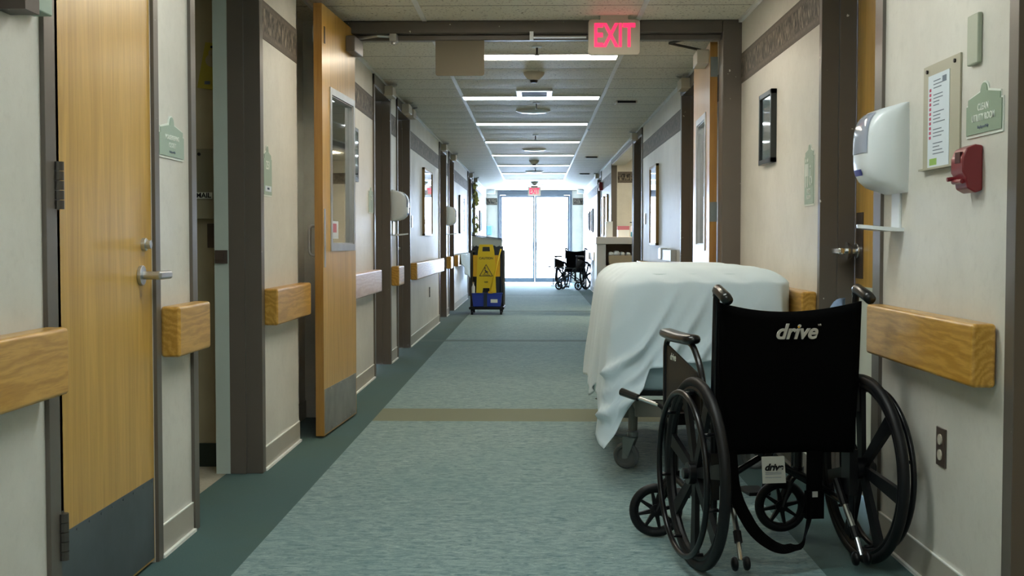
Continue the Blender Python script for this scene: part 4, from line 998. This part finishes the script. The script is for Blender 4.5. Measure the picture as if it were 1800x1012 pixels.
# ---------------------------------------------------------------- bed under a sheet
BX0, BX1, BY0, BY1, BZ = .375, 1.125, 5.32, 7.08, .94
r = empty('hospital_bed', (.75, 6.2, 0), 0, 'wheeled hospital bed parked along the right wall under a white sheet', 'bed')
bm = BM(); nu, nv = 30, 40
def rr_box(bm, x0, x1, y0, y1, z0, z1, rad, wob=0):
    nz = 12; loop = []
    cs = [(x1 - rad, y1 - rad, 0), (x0 + rad, y1 - rad, 90), (x0 + rad, y0 + rad, 180), (x1 - rad, y0 + rad, 270)]
    for cx, cy, a0 in cs:
        for k in range(7): a = R(a0 + 15 * k); loop.append((cx + rad * math.cos(a), cy + rad * math.sin(a)))
    L2 = []
    for i, p in enumerate(loop):
        q = loop[(i + 1) % len(loop)]; d = math.hypot(q[0] - p[0], q[1] - p[1]); n = max(1, int(d / .05))
        for k in range(n): L2.append((p[0] + (q[0] - p[0]) * k / n, p[1] + (q[1] - p[1]) * k / n))
    cx, cy = (x0 + x1) / 2, (y0 + y1) / 2; rings = []
    for j in range(nz + 1):
        t = j / nz; z = z0 + (z1 - z0) * t; e = (1 - abs(2 * t - 1) ** 5); sh = .03 * (1 - e)
        ring = []
        for (x, y) in L2:
            dx, dy = x - cx, y - cy; l = math.hypot(dx, dy); w2 = wob * noise.noise((x * 9, y * 9, z * 5))
            ring.append(bm.verts.new((x - dx / l * (sh + w2), y - dy / l * (sh + w2), z)))
        rings.append(ring)
    for q, s in zip(rings, rings[1:]):
        for k in range(len(q)): bm.faces.new((q[k], q[(k + 1) % len(q)], s[(k + 1) % len(q)], s[k]))
    bm.faces.new(rings[0][::-1]); bm.faces.new(rings[-1]); return bm
rr_box(bm, BX0 + .035, BX1 - .035, BY0 + .03, BY1 - .03, .39, .65, .09, .012); obj('mattress', bm, 'sheet_blue', r, smooth=True, world=True)
bm = BM(); rr_box(bm, BX0 + .04, BX1 - .04, BY0 + .045, BY1 - .05, .63, .915, .12, .005); obj('raised_bedding', bm, 'sheet_blue', r, smooth=True, world=True)
bm = BM(); box(bm, BX0 + .05, BX1 - .05, BY0 + .04, BY1 - .04, .372, .392); obj('mattress_deck', bm, 'black', r, world=True)
bm = BM()
for y in (BY0 + .1, BY1 - .1): box(bm, .45, 1.07, y - .015, y + .015, .27, .345)
for x in (.47, 1.05): box(bm, x - .02, x + .02, BY0 + .1, BY1 - .1, .30, .345)
obj('bed_frame', bm, 'bedmetal', r, world=True, bevel=.003)
for x, y, first in ((.455, 5.60, 1), (1.05, 5.60, 0), (.455, 6.86, 0), (1.05, 6.86, 0)):
    bm = BM(); cyl(bm, (x, y, .28), (0, 0, 1), .022, .20, 16); box(bm, x - .05, x - .02, y - .01, y + .03, .24, .38); lg = obj('leg', bm, 'bedmetal', r, world=True)
    bm = BM(); cx = x - .03; torus(bm, (cx, y, .0625), (.4, 1, 0), .048, .015, 32, 10); cyl(bm, (cx, y, .0625), (.4, 1, 0), .046, .018, 28); cs = obj('caster', bm, 'grey_rubber', r, smooth=False, world=True)
    bm = BM(); A = Vector((.4, 1, 0)).normalized(); U = Vector((1, -.4, 0)).normalized()
    for q in (-1, 1):
        c0 = Vector((cx, y, .0625)) + A * q * .024
        prism(bm, [c0 - U * .012 - Vector((0, 0, .012)), c0 + U * .014 - Vector((0, 0, .010)), c0 + U * .05 + Vector((0, 0, .085)), c0 - U * .01 + Vector((0, 0, .095))], A * q * .003)
    cyl(bm, (x, y, .162), (0, 0, 1), .026, .022, 18); cyl(bm, (cx, y, .0625), A, .012, .06, 12)
    obj('caster_fork', bm, 'castmetal', r, world=True)
    bm = BM(); prism(bm, [(x - .02, y - .03, .155), (x - .11, y - .045, .172), (x - .115, y - .035, .165), (x - .03, y - .0, .140)], (0, .02, 0)); obj('brake_pedal', bm, 'castmetal', r, world=True)
# sheet
def sheet():
    bm = BM(); rad = .10; loop = []
    corners = [(BX0 + rad, BY1 - rad, 90), (BX0 + rad, BY0 + rad, 180), (BX1 - rad, BY0 + rad, 270), (BX1 - rad, BY1 - rad, 0)]
    pts = []
    for cx, cy, a0 in corners:
        for k in range(13): a = R(a0 + 7.5 * k); pts.append((cx + rad * math.cos(a), cy + rad * math.sin(a)))
    P = []
    for i, p in enumerate(pts):
        q = pts[(i + 1) % len(pts)]; d = math.hypot(q[0] - p[0], q[1] - p[1]); n = max(1, int(d / .014))
        for k in range(n): P.append((p[0] + (q[0] - p[0]) * k / n, p[1] + (q[1] - p[1]) * k / n))
    n = len(P); cx, cy = (BX0 + BX1) / 2, (BY0 + BY1) / 2
    nrm = []
    for i in range(n):
        a, b = P[i - 1], P[(i + 1) % n]; t = (b[0] - a[0], b[1] - a[1]); l = math.hypot(*t); nn = (t[1] / l, -t[0] / l)
        if nn[0] * (P[i][0] - cx) + nn[1] * (P[i][1] - cy) < 0: nn = (-nn[0], -nn[1])
        nrm.append(nn)
    def interp(tab, x):
        if x <= tab[0][0]: return tab[0][1]
        for (a, va), (b, vb) in zip(tab, tab[1:]):
            if x <= b: t = (x - a) / (b - a); return va + (vb - va) * t
        return tab[-1][1]
    def zbot(x, y):
        if x < BX0 + .0999 and y > BY0 + .099:      # left side, far to near
            return interp([(5.42, .24), (5.52, .36), (5.8, .38), (6.1, .28), (6.25, .27), (6.45, .34), (6.8, .31), (7.08, .45)], y)
        if y < BY0 + .1 and x < BX0 + .1:           # corner, by angle
            a = math.degrees(math.atan2(BY0 + .1 - y, BX0 + .1 - x)); return interp([(0, .24), (25, .17), (45, .155), (62, .30), (90, .42)], a)
        if y < BY0 + .1: return interp([(BX0 + .1, .42), (BX0 + .125, .50), (.60, .52), (.8, .54), (1.1, .5)], x)
        if y > BY1 - .1 and x < BX1: return .5
        return .55
    rings = []; nr = 22
    for j in range(nr + 1):           # top
        t = 1 - j / nr; t = t ** .8
        if j == nr: break
    tops = []
    for j in range(1, nr + 1):
        s = j / nr; ring = []
        for i in range(n):
            x, y = cx + (P[i][0] - cx) * s, cy + (P[i][1] - cy) * s
            e = max(0, (s - .72) / .28); z = BZ + .008 - .05 * e ** 2.4 - .014 * max(0, s) ** 2 + .005 * noise.noise((x * 6, y * 6, 1)) * (1 - e)
            g = .004 * math.sin((x * 1.0 + y * .5) * 40 + 2 * noise.noise((x * 3, y * 3, 4))) * e
            ring.append(bm.verts.new((x, y, z + g)))
        tops.append(ring)
    ctr = bm.verts.new((cx, cy, BZ + .008))
    for k in range(n): bm.faces.new((ctr, tops[0][k], tops[0][(k + 1) % n]))
    for q, s in zip(tops, tops[1:]):
        for k in range(n): bm.faces.new((q[k], q[(k + 1) % n], s[(k + 1) % n], s[k]))
    prev = tops[-1]; ND = 44; z0 = BZ + .008 - .05 - .014
    # arc length for folds
    arc = [0]
    for i in range(1, n): arc.append(arc[-1] + math.hypot(P[i][0] - P[i - 1][0], P[i][1] - P[i - 1][1]))
    for j in range(1, ND + 1):
        v = j / ND; ring = []
        for i in range(n):
            x, y = P[i]; zb = zbot(x, y); d = v * (z0 - zb); nx, ny = nrm[i]
            rnd = .030 * (1 - math.exp(-d * 18)) + .004
            left = max(0, -nx); near = max(0, -ny)
            flare = d * .10 * left + d * .02 * near
            s = arc[i]
            f = 0.0
            if near > .5:   # long diagonal drapes on the foot end
                q = (x - BX0) + d * .62                     # folds lean to the lower left
                amp = min(1, d * 3)
                for c0, w_, h_ in ((.255, .016, .038), (.40, .020, .044), (.535, .016, .032), (.64, .020, .034), (.77, .012, .018), (.88, .015, .018), (.13, .03, .014), (.33, .012, .012)):
                    qq = (x - BX0) + (d ** 1.25) * .75
                    f += h_ * amp * math.exp(-((qq - c0) / w_) ** 2)
                f += .012 * noise.noise((x * 9, d * 5, 3)) * amp
            else:
                amp = min(1, d * 2.2)
                f += amp * (.013 * math.sin(s * 21 + 2.5 * noise.noise((s * 2, d * 2, 0))) + .016 * noise.noise((s * 9, d * 3, 7)))
            if left > .2 and near > .2: f += .02 * min(1, d * 1.3)
            if nx > .5: f = 0; flare = 0; rnd = .01
            off = rnd + flare + f
            off = max(off, .004)
            ring.append(bm.verts.new((x + nx * off, y + ny * off, z0 - d)))
        for k in range(n): bm.faces.new((prev[k], prev[(k + 1) % n], ring[(k + 1) % n], ring[k]))
        prev = ring
    return bm
o = obj('bed_sheet', sheet(), 'sheet', smooth=True); meta(o, 'large white sheet draped over the bed with a corner trailing near the floor', 'sheet')
sm = o.modifiers.new('thick', 'SOLIDIFY'); sm.thickness = .002

# ---------------------------------------------------------------- janitor cart
CX, CY = -.705, 17.62
r = empty('janitor_cart', (CX, CY, 0), 0, 'dark janitor cart parked on the left in front of the bright doors', 'janitor cart')
bm = BM(); box(bm, -.255, .255, -.27, .42, .075, .115); obj('base_deck', bm, 'black', r, bevel=.01)
for x in (-.21, .21):
    for y in (-.22, .37):
        bm = BM(); cyl(bm, (x, y, .04), (1, 0, 0), .04, .028, 20); box(bm, x - .02, x + .02, y - .01, y + .015, .05, .08); obj('caster', bm, 'black', r)
bm = BM()
for x in (-.23, .235): tube(bm, [(x, -.02, .1), (x, -.02, .92)], .018, 10); tube(bm, [(x, .38, .1), (x, .38, .92)], .018, 10)
box(bm, -.245, .25, -.03, .39, .90, .93); box(bm, -.245, .25, .37, .40, .11, .9); obj('frame', bm, plain('dark_grey_frame', (.05, .055, .055), .5), r)
bm = BM()
rows = []; n = 40
for j in range(9):
    rows.append([]); v = j / 8
    for k in range(n):
        a = 2 * PI * k / n; rx = .225 + .01 * math.sin(k * 2.3) - .02 * v ** 3; u = math.copysign(abs(math.cos(a)) ** .4, math.cos(a)); w_ = math.copysign(abs(math.sin(a)) ** .4, math.sin(a))
        rows[-1].append(bm.verts.new((u * rx, .15 + w_ * .19 + .008 * math.sin(k * 3.1 + j), .99 - v * .84 + (.012 * math.sin(k * 1.9) if j == 0 else 0))))
for q, s in zip(rows, rows[1:]):
    for k in range(n): bm.faces.new((q[k], q[(k + 1) % n], s[(k + 1) % n], s[k]))
bm.faces.new(rows[-1]); obj('trash_bag', bm, 'navy', r, smooth=True)
bm = BM(); prism(bm, [(-.22, .0, .95), (.21, .0, .94), (.225, .0, 1.085), (-.225, .0, 1.14)], (0, .25, 0)); obj('storage_bin', bm, 'clear', r, bevel=.01)
bm = BM(); prism(bm, [(-.225, -.02, 1.142), (.235, -.02, 1.086), (.235, -.02, 1.100), (-.225, -.02, 1.158)], (0, .3, 0)); obj('lid', bm, 'black', r)
# bucket
b = empty('mop_bucket', (CX + .01, CY - .16, .115), 0, 'blue mop bucket on the front of the janitor cart deck', 'bucket')
bm = BM(); prism(bm, [(-.205, -.1, 0), (.195, -.1, 0), (.215, -.1, .195), (-.225, -.1, .195)], (0, .18, 0)); obj('tub', bm, 'blue', b, bevel=.012)
bm = BM(); box(bm, -.232, .222, -.108, .088, .182, .198); obj('rim', bm, 'blue', b, bevel=.005)
obj('wringer_bar', box(BM(), -.05, .0, -.112, -.098, .0, .2), 'navy', b); obj('emblem', box(BM(), .05, .15, -.104, -.101, .06, .11), 'signwhite', b)
# caution sign
c = empty('caution_sign', (CX - .005, CY - .235, .315), 0, 'yellow wet floor caution sign standing on the front of the cart', 'caution sign')
bm = BM(); Z = .315
out = [(-.145, 0), (-.055, 0), (-.045, .07), (.045, .07), (.055, 0), (.145, 0), (.14, .09), (.13, .45), (.115, .62), (.095, .70), (-.095, .70), (-.115, .62), (-.13, .45), (-.14, .09)]
hole = [(-.055, .60), (.055, .60), (.05, .665), (-.05, .665)]
# front panel split around the hand hole
for poly in ([(-.145, 0), (-.055, 0), (-.045, .07), (.045, .07), (.055, 0), (.145, 0), (.14, .09), (.13, .45), (.117, .60), (-.117, .60), (-.13, .45), (-.14, .09)],
             [(-.117, .60), (-.055, .60), (-.05, .665), (-.104, .665)], [(.055, .60), (.117, .60), (.104, .665), (.05, .665)], [(-.104, .665), (.104, .665), (.095, .70), (-.095, .70)]):
    prism(bm, [(x, 0, z) for x, z in poly], (0, .02, 0))
obj('front_panel', bm, 'yellow', c)
bm = BM(); box(bm, -.19, .20, .022, .034, .235, .545); obj('back_panel', bm, 'yellowd', c, bevel=.004)
bm = BM(); tri = [(-.095, .245), (.095, .245), (0, .41)]
for a, b_ in ((0, 1), (1, 2), (2, 0)): tube(bm, [(tri[a][0], -.002, tri[a][1]), (tri[b_][0], -.002, tri[b_][1])], .005, 6)
tube(bm, [(-.02, -.002, .34), (0, -.002, .31), (.03, -.002, .30)], [.006, .012, .006], 8); tube(bm, [(0, -.002, .305), (-.03, -.002, .275)], .005, 6); tube(bm, [(.0, -.002, .30), (.03, -.002, .272)], .005, 6); cyl(bm, (-.015, -.002, .358), (0, 1, 0), .010, .003, 12)
tube(bm, [(-.05, -.002, .262), (.055, -.002, .258)], .004, 6)
obj('warning_symbol', bm, 'brown', c)
text('lettering', 'CAUTION', .045, 'brown', (0, -.002, .50), (PI / 2, 0, 0), c, off=.0008)
text('lettering', 'WET', .026, 'brown', (0, -.002, .155), (PI / 2, 0, 0), c, off=.001)
h = empty('mop', (CX + .045, CY - .262, .31), 0, 'yellow mop handle leaning diagonally across the caution sign', 'mop')
bm = BM(); tube(bm, [(0, 0, .01), (.165, .0, .64)], .011, 10); obj('pole', bm, 'yellow', h, smooth=True); bm = BM(); box(bm, -.02, .045, -.012, .012, 0, .03); obj('clamp', bm, 'yellowd', h)
o = empty('spray_bottle', (CX - .19, CY - .24, .313), 0, 'white bottle standing in the bucket left of the caution sign', 'bottle')
bm = BM(); lathe(bm, (0, 0, 0), (0, 0, 1), [(.022, 0), (.024, .01), (.024, .09), (.010, .12), (.010, .14)], 16); obj('bottle', bm, 'white', o, smooth=True); bm = BM(); box(bm, -.012, .012, -.03, .012, .14, .16); obj('trigger', bm, 'beigecab', o)
# white cloth over the far handrail
bm = BM(); rows = []
for j in range(15):
    rows.append([])
    for i in range(40):
        v = j / 14; u = i / 39; y = 18.9 + 3.1 * u; pr = min(1, max(0, (u - .15) * 2))
        x = XL + .085 + .03 * v * pr + .015 * math.sin(u * 25 + v * 2) * v + .05 * v * v * (u > .4); z = .868 - v * (.18 + .36 * pr * (1 - .2 * math.sin(u * 9)))
        if j == 0: x = XL + .02; z = .862
        rows[-1].append(bm.verts.new((x, y, z)))
for q, s in zip(rows, rows[1:]):
    for k in range(39): bm.faces.new((q[k], q[k + 1], s[k + 1], s[k]))
o = obj('draped_cloth', bm, 'sheet', smooth=True); meta(o, 'white cloth hanging over the far left handrail beside the cart', 'cloth'); sm = o.modifiers.new('thick', 'SOLIDIFY'); sm.thickness = .006

# ---------------------------------------------------------------- station counter on the right
KX, KY = 1.15, 17.2
r = empty('supply_counter', (KX, KY, 0), 0, 'white-topped counter unit with an open shelf by the right alcove', 'counter')
obj('countertop', box(BM(), .865 - KX, 1.46 - KX, -.02, .62, 1.02, 1.125), 'lavender', r, bevel=.008)
obj('end_panel', box(BM(), .875 - KX, 1.005 - KX, .0, .6, 0, 1.02), 'lavender', r)
bm = BM(); box(bm, 1.40 - KX, 1.45 - KX, .0, .6, 0, 1.02); box(bm, 1.005 - KX, 1.40 - KX, .55, .6, 0, 1.02); box(bm, 1.005 - KX, 1.40 - KX, .02, .55, .70, .72); obj('carcass', bm, 'beigecab', r)
bm = BM(); box(bm, 1.03 - KX, 1.40 - KX, -.03, -.015, .725, .86); box(bm, 1.03 - KX, 1.40 - KX, -.03, .4, .722, .74); box(bm, 1.03 - KX, 1.045 - KX, -.03, .4, .722, .86); box(bm, 1.385 - KX, 1.40 - KX, -.03, .4, .722, .86); bn = obj('bin', bm, 'beigecab', r)
def stuff(nm, lab, cat, bm, m, loc, smooth=False, group=None, bevel=0):
    o = obj(nm, bm, m, smooth=smooth, bevel=bevel); o.location = loc; return meta(o, lab, cat, group)
for k, (x, rr_) in enumerate(((1.085, .034), (1.165, .042), (1.245, .033), (1.33, .03))):
    bm = BM(); cyl(bm, (0, 0, rr_), (0, 1, 0), rr_, .3, 16)
    stuff('rolled_towel', ['leftmost rolled white towel in the counter shelf bin', 'largest rolled white towel in the counter shelf bin', 'small white towel right of the largest one in the shelf bin', 'white towel apart at the right end of the shelf bin'][k], 'towel', bm, 'white', (x, KY + .17, .855 - rr_ * .35), True, 'rolled towels in the counter bin')
bm = BM(); box(bm, -.05, .05, -.06, .06, 0, .22); o = stuff('supply_box', 'tall white box at the left of the counter top', 'box', bm, 'white', (1.06, KY + .2, 1.125))
bm = BM(); box(bm, -.085, .085, -.05, .05, 0, .10); stuff('supply_box', 'low white box under the pink box on the counter', 'box', bm, 'white', (1.27, KY + .25, 1.125))
bm = BM(); box(bm, -.085, .085, -.05, .05, 0, .055); stuff('glove_box', 'pink box stacked on the low white box on the counter', 'box', bm, 'pink', (1.27, KY + .25, 1.225))
bm = BM(); box(bm, -.035, .035, -.03, .03, 0, .07); stuff('wipes_tub', 'small teal tub at the right end of the counter', 'tub', bm, 'teal', (1.40, KY + .1, 1.125), bevel=.01)
r = empty('lotion_bottle', (1.41, KY + .32, 1.125), 0, 'white pump bottle behind the teal tub on the counter', 'bottle')
bm = BM(); lathe(bm, (0, 0, 0), (0, 0, 1), [(.035, 0), (.037, .12), (.028, .15), (.012, .16), (.012, .18)], 18); obj('bottle', bm, 'white', r, smooth=True); bm = BM(); tube(bm, [(0, 0, .18), (0, 0, .21), (-.04, 0, .21)], .007, 8); obj('pump', bm, 'black', r)
r = empty('sharps_box', wp('R', 10.8, .9), 0, 'small silver and white box low on the right wall above the covered bed', 'wall box')
obj('housing', box(BM(), *wbox('R', 10.45, 11.2, .885, .985, 0, .05)), 'satin', r, world=True, bevel=.004); obj('end_cap', box(BM(), *wbox('R', 11.2, 11.4, .89, 1.0, 0, .06)), 'white', r, world=True, bevel=.01)

def fill_light(x, y, w_, h_, st, col, lab):
    r = empty('ceiling_light', (x, y, ZC), 0, lab, 'ceiling light')
    obj('frame', box(BM(), -w_ / 2 - .02, w_ / 2 + .02, -h_ / 2 - .02, h_ / 2 + .02, -.008, 0), 'grid', r)
    obj('diffuser', box(BM(), -w_ / 2, w_ / 2, -h_ / 2, h_ / 2, -.014, -.008), emit('fill_lamp', col, st), r)
fill_light(2.2, 17.2, 1.2, .6, 11, (1, .84, .58), 'unseen light panel added in the ceiling to brighten the right alcove')  # fill panel out of view, added to lighten the dark alcove
fill_light(-2.6, 4.9, .5, .3, 1.1, (1, .9, .6), 'unseen dim light panel added in the ceiling to brighten the left office')  # weak fill panel out of view, added so the office interior shows
